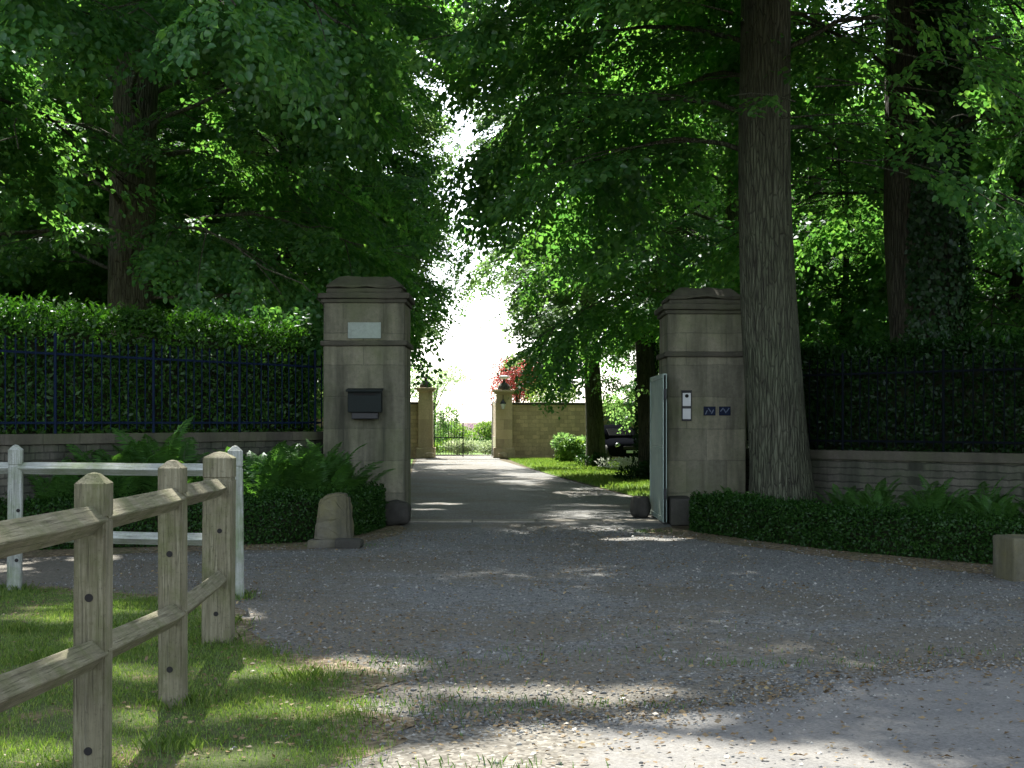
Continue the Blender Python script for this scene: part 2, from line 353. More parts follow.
SUN_GAPS = [  # ground patches (x, y, z, rx, ry) that gaps in the crowns let the sun reach
    (.42, 7.95, 0, .6, .28), (.4, 6.4, 0, 1.25, .55), (.85, 7.25, 0, .35, .16), (-1.45, 8.6, 0, .38, .38), (-1.3, 7.45, 0, .42, .25), (-.95, 8.9, 0, .45, .32), (-.75, 7.6, 0, .3, .25), (-.55, 8.05, 0, .22, .2),
    (-1.95, 7.3, 0, .25, .25), (-2.35, 8.6, 0, .4, .3), (-2.8, 9.8, 0, .4, .3), (-3.2, 8.2, 0, .4, .28), (-2.2, 6.5, 0, .38, .28), (-1.2, 6.4, 0, .36, .2), (-.2, 8.0, 0, .2, .2), (-2.0, 9.4, .9, .25, .5), (-1.85, 7.3, 1., .2, .4), (-1.75, 5.6, 1., .2, .3), (-3.6, 11, 0, .5, .3),
    (1.75, 18.5, 0, .6, .28), (-1.4, 26.5, 0, .5, .35), (-1.5, 24.8, 0, .35, .2),
    (4.6, 33.5, 0, 2.4, 1.8), (9.6, 33, 3.5, 3.4, 5), (3.4, 29.5, 0, 1.2, .8), (3., 42, 0, 3, 1.5), (3.2, 47, 0, 3, 1.2), (1.5, 52, 0, 2, 1.4), (-3.9, 31, 0, .6, 2),
    (-4.6, 20.6, 2.9, .9, .8), (-5.8, 18.6, 2.9, .9, .9), (-6.6, 17.2, 2.9, .9, .8), (-3.7, 22, 2.9, .6, .5), (-3.2, 19.4, .7, .5, .6), (-4.5, 18, .9, .4, .35), (-3.4, 12.5, 1.1, .9, .3), (-2.45, 12.2, 1.2, .25, .3), (-1.9, 20.6, .55, .25, .6)]
_g = random.Random(3)
SUN_GAPS += [(.9, 36, 6, 1.1, 2.6), (-.3, 45.5, 6, 1.2, 2.2), (-4.6, 39, 6, .8, 2.2), (-5.6, 37, 3.6, .9, 1.6), (-5.2, 49, 6, 1., 2.2), (2.2, 35.5, 4, 1., 1.4), (1.6, 45.5, 3.4, 1., 1.4), (7.8, 27, 4, 1.6, 2.4), (5.6, 26, 5, 1.2, 2.)]
for _ in range(170): SUN_GAPS.append((_g.uniform(-11, -2.2), _g.uniform(16, 37), _g.uniform(4.5, 9.5), _g.uniform(.25, .65), _g.uniform(.25, .8)))
for _ in range(110): SUN_GAPS.append((_g.uniform(.3, 10), _g.uniform(18.5, 36), _g.uniform(4.5, 8.5), _g.uniform(.2, .55), _g.uniform(.2, .6)))
N_GROUND = 38
def _lands(g):
    h = g[2] / math.tan(R(SUN_EL)); gx, gy = g[0] - math.sin(R(SUN_AZ)) * h, g[1] - math.cos(R(SUN_AZ)) * h
    return (-5.2 < gx < 7 and 3 < gy < 21.5) or (-3.2 < gx < 2.4 and gy >= 21.5)
SUN_GAPS = SUN_GAPS[:N_GROUND + 9] + [g for g in SUN_GAPS[N_GROUND + 9:] if not _lands(g)]
def sun_gap(Q, gaps=None):
    """True where a point lies in one of the openings that let the sun through"""
    out = np.zeros(len(Q), bool); Q = np.asarray(Q, np.float32); kx, ky = S.x / S.z, S.y / S.z
    px = Q[:, 0] - kx * Q[:, 2]; py = Q[:, 1] - ky * Q[:, 2]
    for x, y, z, rx, ry in (gaps or SUN_GAPS):
        cx, cy = x - kx * z, y - ky * z
        j = np.where((np.abs(px - cx) < 1.2 * rx) & (np.abs(py - cy) < 1.4 * ry))[0]
        if not len(j): continue
        gx, gy = px[j] - cx + x, py[j] - cy + y
        gx = gx + .12 * rx * np.sin(gy * 7 / max(ry, .2)); gy = gy + .35 * ry * np.sin(gx * 5 / max(rx, .2) + x * 9)
        out[j] |= (((gx - x) / rx) ** 2 + ((gy - y) / ry) ** 2 < 1) & (Q[j, 2] - z > .5)
    return out
def grow(seed, H, r0, z0, Rad, n_limbs, leaf=.1, clip=None, lean=(0, 0), rich=False, dens=1., low=.75, spray=1.0, at=None, droop=.5, pw=.5):
    """one tree: returns meshes (trunk with limbs, crown)"""
    rng = np.random.default_rng(seed); bm = bmesh.new()
    # trunk, with root flare, fluting and bark relief
    nz, ns = 46, 22; rings = []
    def axis(z):
        t = z / H; return Vector((lean[0]*t + .12*math.sin(z*.35 + seed), lean[1]*t + .12*math.cos(z*.3 + seed*2), z))
    def rad(z):
        t = z / H; return r0 * ((1 - t) ** .6 * .9 + .03) + r0 * .26 * math.exp(-z / (r0 * 1.3))
    for i in range(nz):
        z = H * .97 * (i / (nz - 1)) ** 1.5; c = axis(z); q = rad(z); ring = []
        for j in range(ns):
            a = 2 * math.pi * j / ns; d = Vector((math.cos(a), math.sin(a), 0))
            fl = 1 + .07 * math.sin(5 * a + seed) * math.exp(-z / 1.6) + .1 * noise.noise(Vector((d.x * 2.2, d.y * 2.2, z * .35 + seed))) + .04 * noise.noise(Vector((d.x * 7, d.y * 7, z * .5 + seed)))
            ring.append(bm.verts.new(c + d * q * fl))
        rings.append(ring)
    for a, b in zip(rings, rings[1:]):
        for j in range(ns): bm.faces.new((a[j], a[(j + 1) % ns], b[(j + 1) % ns], b[j]))
    pos, az, pit = [], [], []
    for i in range(n_limbs):
        t = (i + rng.uniform(.2, .8)) / n_limbs; z = z0 + (H * .95 - z0) * t ** 1.15
        a0 = i * 2.39996 + rng.normal(0, .25); prof = (1 - t) ** pw * (low + (1 - low) * min(1, t * 4)); Lb = max(1.2, Rad * prof * rng.uniform(.8, 1.12))
        el = .28 + 1.0 * t + rng.normal(0, .1); p = axis(z); d_az = a0; pts = [p.copy()]; dirs = []
        nseg = max(4, int(Lb / .7)); st = Lb / nseg
        for s in range(nseg):
            u = s / nseg; e = el - u * (droop + .65 * (1 - t)) + rng.normal(0, .12); d_az += rng.normal(0, .15)
            d = Vector((math.cos(d_az) * math.cos(e), math.sin(d_az) * math.cos(e), math.sin(e))); dirs.append(d); p = p + d * st; pts.append(p.copy())
        rb = min(rad(z) * .32, .0105 * Lb ** .8)
        kept = []; tot = 0
        side = 1; s = Lb * .16
        while s < Lb:
            u = s / Lb; ii = min(nseg - 1, int(u * nseg)); o = pts[ii] + dirs[ii] * (s - ii * st); d = dirs[ii]
            a = math.atan2(d.y, d.x) + side * rng.uniform(.6, 1.05); side = -side
            l2 = (.3 * (Lb - s) + .7) * rng.uniform(.8, 1.25); e2 = math.asin(max(-1, min(1, d.z))) * .6 + rng.normal(-.05, .16)
            n2 = max(2, int(l2 / .5)); q = o.copy(); pl = [q.copy()]
            any_ = False
            for j in range(n2):
                e2 -= .1; dd = Vector((math.cos(a) * math.cos(e2), math.sin(a) * math.cos(e2), math.sin(e2))); q = q + dd * l2 / n2; pl.append(q.copy())
                for w in (-1, 1, 0)[:3 if rng.random() < dens - .5 else 2]:
                    pp = np.array(q) - np.array(dd) * rng.uniform(0, l2 / n2)
                    if clip is None or clip(pp):
                        pos.append(pp); az.append(a + w * rng.uniform(.25, .9)); pit.append(e2 - rng.uniform(.0, .35)); any_ = True
            qq = np.array(q)
            if clip is None or clip(qq): pos.append(qq); az.append(a); pit.append(e2 - .15); any_ = True
            if any_: kept.append(u)
            if any_ and (at is None or not sun_gap(np.array([list(v + Vector((at[0], at[1], 0))) for v in (pl[0], pl[-1], (pl[0] + pl[-1]) / 2)]), SUN_GAPS[:N_GROUND]).any()): add_tube(bm, pl, [max(.006, .016 * (1 - .7 * j / n2)) for j in range(len(pl))], 4, False)
            tot += 1; s += rng.uniform(.3, .5) * (1 if u > .3 else 1.3)
        if len(kept) > .72 * tot:
            m = max(2, min(len(pts), int(max(kept) * nseg) + 2))
            add_tube(bm, pts[:m], [max(.012, rb * (1 - .88 * j / max(1, m - 1))) for j in range(m)], 6, False)
    bmesh.ops.recalc_face_normals(bm, faces=bm.faces)
    tm = bpy.data.meshes.new('trunk'); bm.to_mesh(tm); bm.free(); tm.polygons.foreach_set('use_smooth', [True] * len(tm.polygons))
    pos, az, pit = np.array(pos), np.array(az), np.array(pit)
    var = spray_variants(rng, 8, leaf, rich)
    V, Fc = place_sprays(var, pos, az, pit, rng.normal(0, .22, len(pos)), spray * rng.uniform(.7, 1.2, len(pos)), rng, rich)
    if at is not None:
        nv = 6 if rich else 4; W = V.reshape(-1, nv, 3); keep = ~sun_gap(W.mean(1) + np.array([at[0], at[1], 0])); V = W[keep].reshape(-1, 3); i = np.arange(keep.sum())[:, None]
        Fc = np.concatenate([i*6 + np.array([[0, 1, 2, 3]]), i*6 + np.array([[0, 3, 4, 5]])]) if rich else i*4 + np.array([[0, 1, 2, 3]])
    return tm, npmesh('crown', V, Fc)

def ivy_mesh(seed, r0, H, z0, z1, a0, a1, n, lean=(0, 0), leaf=.09, th=.22):
    rng = np.random.default_rng(seed); z = rng.uniform(z0, z1, n); a = rng.uniform(a0, a1, n)
    q = r0 * ((1 - z / H) ** .6 * .9 + .03) + r0 * .26 * np.exp(-z / (r0 * 1.3))
    edge = np.clip(1 - (np.abs(a - (a0 + a1) / 2) / ((a1 - a0) / 2)) ** 3, .05, 1)
    q = q * .98 + rng.uniform(0.02, th, n) * edge * (.55 + .45 * np.sin(z * 2.3 + a * 2))
    d = np.stack([np.cos(a), np.sin(a), 0*a], -1)
    Pb = d * q[:, None] + np.stack([lean[0]*z/H + .12*np.sin(z*.35 + seed), lean[1]*z/H + .12*np.cos(z*.3 + seed*2), z], -1)
    D = rng.normal(0, .5, (n, 3)) + np.array([0, 0, -.8]); N = d + rng.normal(0, .35, (n, 3)); L = leaf * rng.uniform(.6, 1.3, n)
    V, Fc = leaves(Pb, D, N, L, L * .9); return npmesh('ivy', V, Fc)

def shrub_mesh(seed, rx, ry, rz, n, leaf, up=.3, lumps=6, zbase=0.):
    rng = np.random.default_rng(seed)
    C = rng.normal(0, .45, (lumps, 3)) * np.array([rx, ry, rz * .6]) + np.array([0, 0, rz * .95 + zbase]); rr = rng.uniform(.45, .8, lumps)
    w = rng.integers(0, lumps, n); u = nrm(rng.normal(0, 1, (n, 3))); k = rng.uniform(.55, 1.05, n)[:, None]
    Pb = C[w] + u * k * rr[w][:, None] * np.array([rx, ry, rz]); Pb[:, 2] = np.maximum(Pb[:, 2], .02 + rng.uniform(0, .15, n))
    L = leaf * rng.uniform(.7, 1.3, n)
    V, Fc = leaves(Pb, u + rng.normal(0, .5, (n, 3)) + np.array([0, 0, up]), u * .5 + np.array([0, 0, .7]) + rng.normal(0, .4, (n, 3)), L, L * .6); return npmesh('foliage', V, Fc)

def hedge_mesh(seed, path, w, z0, z1, n, leaf, aspect=.5, rough=.05, shoots=0, topn=.3, back=.5):
    """leaves of a clipped hedge whose front line follows `path`; the body lies to the left of the path direction"""
    rng = np.random.default_rng(seed); pts = np.array([[p[0], p[1]] for p in path]); seg = np.diff(pts, axis=0); sl = np.linalg.norm(seg, axis=1); cum = np.concatenate([[0], np.cumsum(sl)])
    def at(s):
        i = np.clip(np.searchsorted(cum, s, 'right') - 1, 0, len(sl) - 1); d = seg[i] / sl[i][:, None]; p = pts[i] + d * (s - cum[i])[:, None]
        return p, d, np.stack([-d[:, 1], d[:, 0]], -1)
    nt, nb = int(n * topn), int(n * back * .3); nf = n - nt - nb
    s = rng.uniform(0, cum[-1], n); p, d, nl = at(s)
    lump = np.array([noise.noise(Vector((x * 1.3, y * 1.3, seed))) for x, y in p]) * rough
    off = np.empty(n); z = np.empty(n); N = np.zeros((n, 3))
    dep = rng.exponential(.045, n)
    off[:nf] = dep[:nf] - .02; z[:nf] = rng.uniform(z0, z1, nf); N[:nf, :2] = -nl[:nf]
    off[nf:nf+nt] = rng.uniform(0, w, nt); z[nf:nf+nt] = z1 - dep[nf:nf+nt] + .02; N[nf:nf+nt, 2] = 1
    off[nf+nt:] = w - dep[nf+nt:]; z[nf+nt:] = rng.uniform(z0, z1, nb); N[nf+nt:, :2] = nl[nf+nt:]
    # the two ends
    e = rng.random(n) < min(.12, w / cum[-1] * .5); es = rng.random(n) < .5
    s2 = np.where(es, dep, cum[-1] - dep); pe, de, ne = at(s2)
    p = np.where(e[:, None], pe, p); nl = np.where(e[:, None], ne, nl); off = np.where(e, rng.uniform(0, w, n), off); z = np.where(e, rng.uniform(z0, z1, n), z)
    zz = (z - z0) / (z1 - z0)
    off += lump * np.where(off < w/2, 1, -1) * .8; z = z + lump * zz + rough * .5 * rng.normal(0, .5, n) * zz
    Pb = np.concatenate([p + nl * off[:, None], z[:, None]], 1)
    N = N + rng.normal(0, .45, (n, 3)) + np.array([0, 0, .35]); D = N * .35 + rng.normal(0, .7, (n, 3)) + np.array([0, 0, .15]); L = leaf * rng.uniform(.6, 1.25, n)
    Vs, Fs = leaves(Pb, D, N, L, L * aspect)
    if shoots:
        s = rng.uniform(0, cum[-1], shoots); p, d, nl = at(s); b = np.concatenate([p + nl * rng.uniform(0, w, shoots)[:, None], np.full((shoots, 1), z1)], 1)
        k = 7; hh = rng.uniform(.04, .22, shoots) * min(1, (z1 - z0) * 1.)
        t = np.tile(np.linspace(.15, 1, k), (shoots, 1)); B = b[:, None, :] + t[..., None] * (np.array([0, 0, 1.]) + rng.normal(0, .22, (shoots, 1, 3))) * hh[:, None, None]
        B = B.reshape(-1, 3); m = len(B); a = rng.uniform(0, 6.28, m); D2 = np.stack([np.cos(a), np.sin(a), rng.uniform(.3, 1.2, m)], -1); L = leaf * rng.uniform(.7, 1.15, m)
        V2, F2 = leaves(B, D2, np.array([0, 0, 1.]) + rng.normal(0, .4, (m, 3)), L, L * aspect); Fs = np.concatenate([Fs, F2 + len(Vs)]); Vs = np.concatenate([Vs, V2])
    return npmesh('foliage', Vs, Fs)
def strip_solid(path, o0, o1, z0, z1):
    """solid strip following a path from offset o0 to o1 (left side positive)"""
    bm = bmesh.new(); pts = [Vector((p[0], p[1], 0)) for p in path]; rings = []
    for i, p in enumerate(pts):
        d = (pts[min(i + 1, len(pts) - 1)] - pts[max(i - 1, 0)]).normalized(); n = Vector((-d.y, d.x, 0))
        rings.append([bm.verts.new(p + n * o + Vector((0, 0, z))) for o, z in ((o0, z0), (o1, z0), (o1, z1), (o0, z1))])
    for a, b in zip(rings, rings[1:]):
        for j in range(4): bm.faces.new((a[j], a[(j + 1) % 4], b[(j + 1) % 4], b[j]))
    bm.faces.new(rings[0]); bm.faces.new(rings[-1][::-1]); return bm

# ---------------------------------------------------------------- world, sun, camera
w = bpy.data.worlds.new('World'); SC.world = w; w.use_nodes = True
nt = w.node_tree; sky = nt.nodes.new('ShaderNodeTexSky'); sky.sky_type = 'NISHITA'; sky.sun_disc = False
sky.sun_elevation = R(SUN_EL); sky.sun_rotation = R(SUN_AZ); sky.air_density = 1.; sky.dust_density = 1.2; sky.ozone_density = 1.
bg = nt.nodes['Background']; bg.inputs['Strength'].default_value = .15; hs = nt.nodes.new('ShaderNodeHueSaturation'); hs.inputs['Saturation'].default_value = .5; nt.links.new(sky.outputs[0], hs.inputs['Color']); nt.links.new(hs.outputs[0], bg.inputs[0])
S = Vector((math.sin(R(SUN_AZ)) * math.cos(R(SUN_EL)), math.cos(R(SUN_AZ)) * math.cos(R(SUN_EL)), math.sin(R(SUN_EL))))
sl = bpy.data.lights.new('sun', 'SUN'); sl.energy = 5.; sl.angle = R(.55); sl.color = (1., .95, .86)
so = bpy.data.objects.new('sun', sl); COL.objects.link(so); so.rotation_euler = S.to_track_quat('Z', 'Y').to_euler(); so.location = (0, 40, 60)
cd = bpy.data.cameras.new('camera'); co = bpy.data.objects.new('camera', cd); COL.objects.link(co); SC.camera = co
co.location = (0, 0, CAM_Z); co.rotation_euler = (R(90), 0, 0); cd.sensor_width = 36; cd.lens = F / 1024 * 36; cd.shift_y = (HOR - 384) / 1024; cd.clip_end = 3000; cd.clip_start = .05
vs = SC.view_settings; vs.view_transform = 'Standard'; vs.look = 'None'; vs.gamma = 1; vs.exposure = 1.85; vs.use_curve_mapping = False
cy = SC.cycles; cy.max_bounces = 12; cy.diffuse_bounces = 6; cy.glossy_bounces = 2; cy.transmission_bounces = 8; cy.transparent_max_bounces = 4; cy.use_denoising = True
cy.sample_clamp_indirect = 6; cy.use_fast_gi = False; cy.caustics_reflective = False; cy.caustics_refractive = False

# ---------------------------------------------------------------- ground
def grid_ground():
    bm = bmesh.new(); v = [bm.verts.new((x, y, 0)) for x, y in ((-1500, -300), (1500, -300), (1500, 2500), (-1500, 2500))]; bm.faces.new(v)
    return tag(bmobj('ground', bm, M['soil']), kind='structure')
grid_ground()
LW = smooth_path([(-2.9, 22.1), (-4.6, 19.5), (-6.3, 16.8), (-8.6, 13.2)], 6)      # left wall face line, going out from the pier
RW = smooth_path([(3.62, 22.1), (5.0, 20.5), (6.8, 18.5), (9.4, 15.6)], 6)
LEFT_EDGE = [(-3.9, 57.5), (-3.4, 48), (-2.75, 38), (-2.2, 30), (-1.75, 24), (-1.66, 21.0), (-1.9, 19.5), (-2.35, 17.9), (-4.5, 17.1), (-9, 15.8), (-14, 14)]
RIGHT_EDGE = [(-.55, 57.5), (.7, 45), (1.65, 36), (2.3, 30.5), (2.7, 27), (2.5, 22.6), (2.35, 20.5), (2.5, 19.5), (3.9, 16.6), (5.4, 14.8), (8, 12.2), (14, 8)]
drive = [(p.x, p.y) for p in smooth_path(LEFT_EDGE, 5)] + [(-16, -6), (16, -6)] + [(p.x, p.y) for p in smooth_path(RIGHT_EDGE, 5)][::-1]
sheet('gravel_drive', drive, .004, M['gravel'], kind='structure')
def ragged(pts, amp, seed, n=10):
    out = []
    for i, p in enumerate(smooth_path(pts, n)):
        q = noise.noise_vector(Vector((p.x * 1.3, p.y * 1.3, seed))) * amp + noise.noise_vector(Vector((p.x * 5, p.y * 5, seed))) * amp * .4; out.append((p.x + q.x, p.y + q.y))
    return out
# leaf mould along the verges
sheet('left_verge_mould', ragged([(-14, 13.4), (-8, 14.6), (-4.6, 16.4), (-2.5, 17.1), (-1.75, 18.3), (-1.45, 20.3)], .12, 3) + [(-1.75, 21), (-2.1, 19.4), (-2.5, 18.1), (-4.5, 17.3), (-9, 16), (-14, 14.2)], .008, M['mould'], kind='structure')
sheet('right_verge_mould', ragged([(1.75, 19.9), (2.3, 18.5), (3.4, 16.4), (4.9, 14.1), (7, 11.7), (13, 7)], .15, 5) + [(14, 8.4), (8, 12.5), (5.4, 15), (3.9, 16.8), (2.6, 19.6), (2.3, 20.6)], .008, M['mould'], kind='structure')
sheet('asphalt_lane', ragged([(-3.5, 5.2), (-.6, 6.9), (.55, 7.2), (1.3, 7.7), (2.3, 8.5), (4.2, 8.95), (9, 9.3), (18, 9.2)], .16, 9) + [(18, -5), (-3.5, -5)], .008, M['asphalt'], kind='structure')
GRASS_EDGE = [(-9, 12.6), (-6, 12.9), (-4.3, 12.9), (-3.1, 12.2), (-2.45, 11.2), (-1.95, 9.9), (-1.35, 8.9), (-.95, 8.1), (-.72, 7.2), (-.75, 6.3), (-1.3, 5.2), (-2.2, 4)]
grass_poly = ragged(GRASS_EDGE, .14, 2) + [(-9, 4)]
sheet('grass_verge_mould', ragged([(x + .12, y + .12) for x, y in GRASS_EDGE], .3, 6, 14) + [(-9, 4)], .0105, M['mould'], kind='structure')
sheet('turf', ragged([(x - .16, y - .12) for x, y in GRASS_EDGE], .26, 2, 14) + [(-9, 4)], .013, M['turf'], kind='structure')
sheet('right_lawn', [(p.x + .02, p.y) for p in smooth_path([(-.2, 58.6), (.75, 45), (1.7, 36), (2.35, 30.5), (2.75, 27), (2.7, 24)], 6)] + [(10, 24), (14, 40), (14, 58.6)], .013, M['lawn'], kind='structure')
sheet('left_lawn', [(p.x - .02, p.y) for p in smooth_path([(-4.1, 58.6), (-3.45, 48), (-2.8, 38), (-2.25, 30), (-1.95, 25)], 6)] + [(-8, 25), (-12, 58.6)], .013, M['lawn'], kind='structure')
sheet('garden_lawn', [(-30, 60.6), (30, 60.6), (60, 140), (-60, 140)], .01, M['lawn'], kind='structure')
sheet('gate_gravel', [(-4.0, 57.3), (-.5, 57.3), (-.6, 66), (-3.6, 66)], .017, M['gravel'], kind='structure')

def in_poly(pts, poly):
    x, y = pts[:, 0], pts[:, 1]; c = np.zeros(len(pts), bool); n = len(poly)
    for i in range(n):
        x1, y1 = poly[i]; x2, y2 = poly[i - 1]
        c ^= ((y1 > y) != (y2 > y)) & (x < (x2 - x1) * (y - y1) / (y2 - y1 + 1e-12) + x1)
    return c
def fbm(p, s, seed): return np.array([noise.noise(Vector((a * s, b * s, seed))) + .5 * noise.noise(Vector((a * s * 2.7, b * s * 2.7, seed))) for a, b in p])
def blades(rng, p, h, wd, z=.012):
    n = len(p); a = rng.uniform(0, 6.28, n); d = np.stack([np.cos(a), np.sin(a), 0*a], -1); s = np.stack([-np.sin(a), np.cos(a), 0*a], -1)
    b = np.concatenate([p, np.full((n, 1), z)], 1); h = h[:, None]; k = rng.uniform(.15, .7, n)[:, None]; wd = wd[:, None]
    V = np.stack([b - s*wd, b + s*wd, b + d*h*k*.35 + s*wd*.8 + np.array([0, 0, .6])*h, b + d*h*k + np.array([0, 0, 1.])*h, b + d*h*k*.35 - s*wd*.8 + np.array([0, 0, .6])*h], 1)
    i = np.arange(n)[:, None]; return V.reshape(-1, 3), i*5 + np.array([[0, 1, 2, 3, 4]])
rng = np.random.default_rng(5)
p = np.stack([rng.uniform(-5.6, -.5, 230000), 4.6 + 8.4 * rng.random(230000) ** .85], -1)
p = p[in_poly(p, grass_poly)]; p = p + rng.normal(0, .13, p.shape) * (rng.random((len(p), 1)) < .45); f = fbm(p, 1.1, 4.); p = p[((f + rng.normal(0, .28, len(p))) < .2) | (rng.random(len(p)) < .33)]; f = fbm(p, .9, 8.)
tf = np.stack([np.repeat([-1.715, -1.835, -2.04, -4.52, -2.4, -1.2, -1.6, -2.9, -2.2, -3.6], 240), np.repeat([5.72, 7.58, 9.72, 12.72, 12.2, 8.3, 6.6, 8.9, 10.6, 10.2], 240)], -1); tf = tf + rng.normal(0, .09, tf.shape); f = np.concatenate([f, np.full(len(tf), 1.6)]); p = np.concatenate([p, tf])
V, Fc = blades(rng, p, rng.uniform(.009, .035, len(p)) * (1 + .9 * f).clip(.5), rng.uniform(.0012, .0026, len(p)))
tag(link('grass', npmesh('grass', V, Fc), M['grass']), 'short patchy grass growing under the weathered fence', 'grass', kind='stuff')
lawn_poly = [(-.2, 58), (.75, 45), (1.7, 36), (2.35, 30.5), (2.75, 27), (2.9, 25), (9, 25), (9, 58)]
p = np.stack([rng.uniform(-.5, 8, 60000), 25 + 33 * rng.random(60000) ** 1.2], -1); p = p[in_poly(p, lawn_poly)]
V, Fc = blades(rng, p, rng.uniform(.04, .1, len(p)), rng.uniform(.004, .008, len(p)))
tag(link('lawn_grass', npmesh('lawn grass', V, Fc), M['grass']), 'sunlit lawn grass right of the drive inside the gate', 'grass', kind='stuff')
# weeds straggling out of the gravel
cl = np.concatenate([np.stack([rng.normal(cx, sx, n), rng.normal(cy_, sy, n)], -1) for cx, cy_, sx, sy, n in
     [(-.45, 7.6, .35, .3, 350), (-.75, 8.8, .3, .3, 300), (1.7, 8.9, .4, .12, 160), (.9, 10.2, .5, .3, 50), (3.5, 9.3, 1.2, .12, 160), (.3, 7.6, .35, .08, 120), (.2, 9.2, .4, .2, 80), (-2.3, 17.4, .5, .12, 150), (1.9, 19.7, .2, .2, 150), (-.2, 6.2, .3, .1, 100)]])
V, Fc = blades(rng, cl, rng.uniform(.02, .05, len(cl)), rng.uniform(.0015, .003, len(cl)), .006)
tag(link('weeds', npmesh('weeds', V, Fc), M['moss_tuft']), 'small green weeds straggling out of the gravel', 'weeds', kind='stuff')
# loose stones
n = 30000; q = np.stack([rng.uniform(-4.5, 6.5, n), 5.8 + 14 * rng.random(n) ** 1.5], -1); q = q[in_poly(q, drive) & ~in_poly(q, grass_poly)]
ln = ragged([(-3.5, 5.2), (-.6, 6.9), (.55, 7.2), (1.3, 7.7), (2.3, 8.5), (4.2, 8.95), (9, 9.3), (18, 9.2)], .16, 9) + [(18, -5), (-3.5, -5)]
q = q[~in_poly(q, ln) | (rng.random(len(q)) < .1)]; el = np.array(ln[:-2]); el = el[rng.integers(0, len(el), 3500)]; q = np.concatenate([q, el + rng.normal(0, 1, el.shape) * np.array([.3, .14])]); n = len(q)
sz = rng.uniform(.005, .015, n)[:, None, None] * np.where(rng.random(n) < .05, 1.7, 1.)[:, None, None]
O = np.array([[1, 0, 0], [0, 1, 0], [-1, 0, 0], [0, -1, 0], [0, 0, .6], [0, 0, -.6]]) ; a = rng.uniform(0, 6.28, n); T = np.stack([np.stack([np.cos(a), np.sin(a), 0*a], -1), np.stack([-np.sin(a)*.7, np.cos(a)*.7, 0*a], -1), np.stack([rng.normal(0, .2, n), rng.normal(0, .2, n), np.ones(n)], -1)], 1)
V = (np.einsum('va,nab->nvb', O, T) * sz + np.concatenate([q, np.full((n, 1), .008)], 1)[:, None, :] + rng.normal(0, .0015, (n, 6, 3))).reshape(-1, 3)
Fc = (np.arange(n)[:, None, None] * 6 + np.array([[0, 1, 4], [1, 2, 4], [2, 3, 4], [3, 0, 4], [1, 0, 5], [2, 1, 5], [3, 2, 5], [0, 3, 5]])).reshape(-1, 3)
k = NT('loose gravel'); M['peb'] = k.pbr(k.ramp(k.n('NewGeometry').outputs['Random Per Island'], [(0., (.06, .062, .06)), (.4, (.12, .124, .118)), (.75, (.18, .183, .172)), (1., (.31, .305, .28))]), .85)
tag(link('loose_gravel', npmesh('stones', V, Fc), M['peb']), 'loose grey gravel stones scattered over the drive', 'gravel', kind='stuff')
# fallen leaves
n = 24000; q = np.stack([rng.uniform(-5, 7, n), 5.5 + 15 * rng.random(n) ** 1.2], -1); q = q[in_poly(q, drive)]
e = fbm(q, .55, 12.); ed = np.clip(1.4 - np.abs(q[:, 0] + 1.2) * .5, 0, 1) * (q[:, 1] < 11)
q = q[(e + ed * .5 + rng.normal(0, .4, len(q))) > .12]; q = q[~in_poly(q, grass_poly) | (rng.random(len(q)) < .5)]
ex = np.concatenate([np.stack([rng.normal(-1.1, .5, 500), rng.normal(8.2, .9, 500)], -1)]); el = np.array(ln[:-2]); el = el[rng.integers(0, len(el), 1500)]; el = el + rng.normal(0, 1, el.shape) * np.array([.3, .16]) + np.array([0, .12]); q = np.concatenate([q, ex, el]); n = len(q)
Pb = np.concatenate([q, rng.uniform(.012, .03, (n, 1))], 1); D = np.concatenate([rng.normal(0, 1, (n, 2)), rng.normal(0, .15, (n, 1))], 1); L = rng.uniform(.018, .045, n)
V, Fc = leaves(Pb, D, np.array([0, 0, 1.]) + rng.normal(0, .35, (n, 3)), L, L * .6)
tag(link('leaf_litter', npmesh('litter', V, Fc), M['litter']), 'brown fallen leaves strewn over gravel and grass', 'leaf litter', kind='stuff')

# ---------------------------------------------------------------- gate piers
def pier(name, x0, x1, yf, dz, label, seed):
    dep = x1 - x0; t = empty(name, ((x0 + x1) / 2, yf + dep / 2, 0), label=label, cat='gate pillar'); hw = dep / 2
    Z = lambda z: z + dz
    def blk(nm, half, z0, z1, mat, bev=.012, cuts=3, jit=.006):
        bm = bmesh.new(); add_box(bm, (-half, -half, z0), (half, half, z1), bev, cuts=cuts, jit=jit); return bmobj(nm, bm, mat, t)
    blk('shaft', hw, 0., Z(2.72), M['ashlar'], .02)
    blk('string_course', hw + .045, Z(2.721), Z(2.80), M['cap_stone'], .02, 3, .01)
    blk('frieze', hw - .005, Z(2.801), Z(3.38), M['ashlar'])
    bm = bmesh.new(); add_box(bm, (-hw - .03, -hw - .03, Z(3.381)), (hw + .03, hw + .03, Z(3.44)), .015, cuts=3, jit=.006); add_box(bm, (-hw - .075, -hw - .075, Z(3.442)), (hw + .075, hw + .075, Z(3.53)), .025, cuts=3, jit=.014)
    bmobj('cornice', bm, M['cap_stone'], t)
    bm = bmesh.new(); add_box(bm, (-hw + .04, -hw + .04, Z(3.532)), (hw - .04, hw - .04, Z(3.61)), .03, cuts=3, jit=.02)
    vs_ = add_box(bm, (-hw + .02, -hw + .02, Z(3.612)), (hw - .02, hw - .02, Z(3.8)), .05, cuts=5, jit=.04)
    for v in vs_:
        q = max(0, (v.co.z - Z(3.65)) / .15); v.co.x *= 1 - .3 * min(1, q); v.co.y *= 1 - .3 * min(1, q)
    bmobj('cap', bm, M['cap_stone'], t); return t
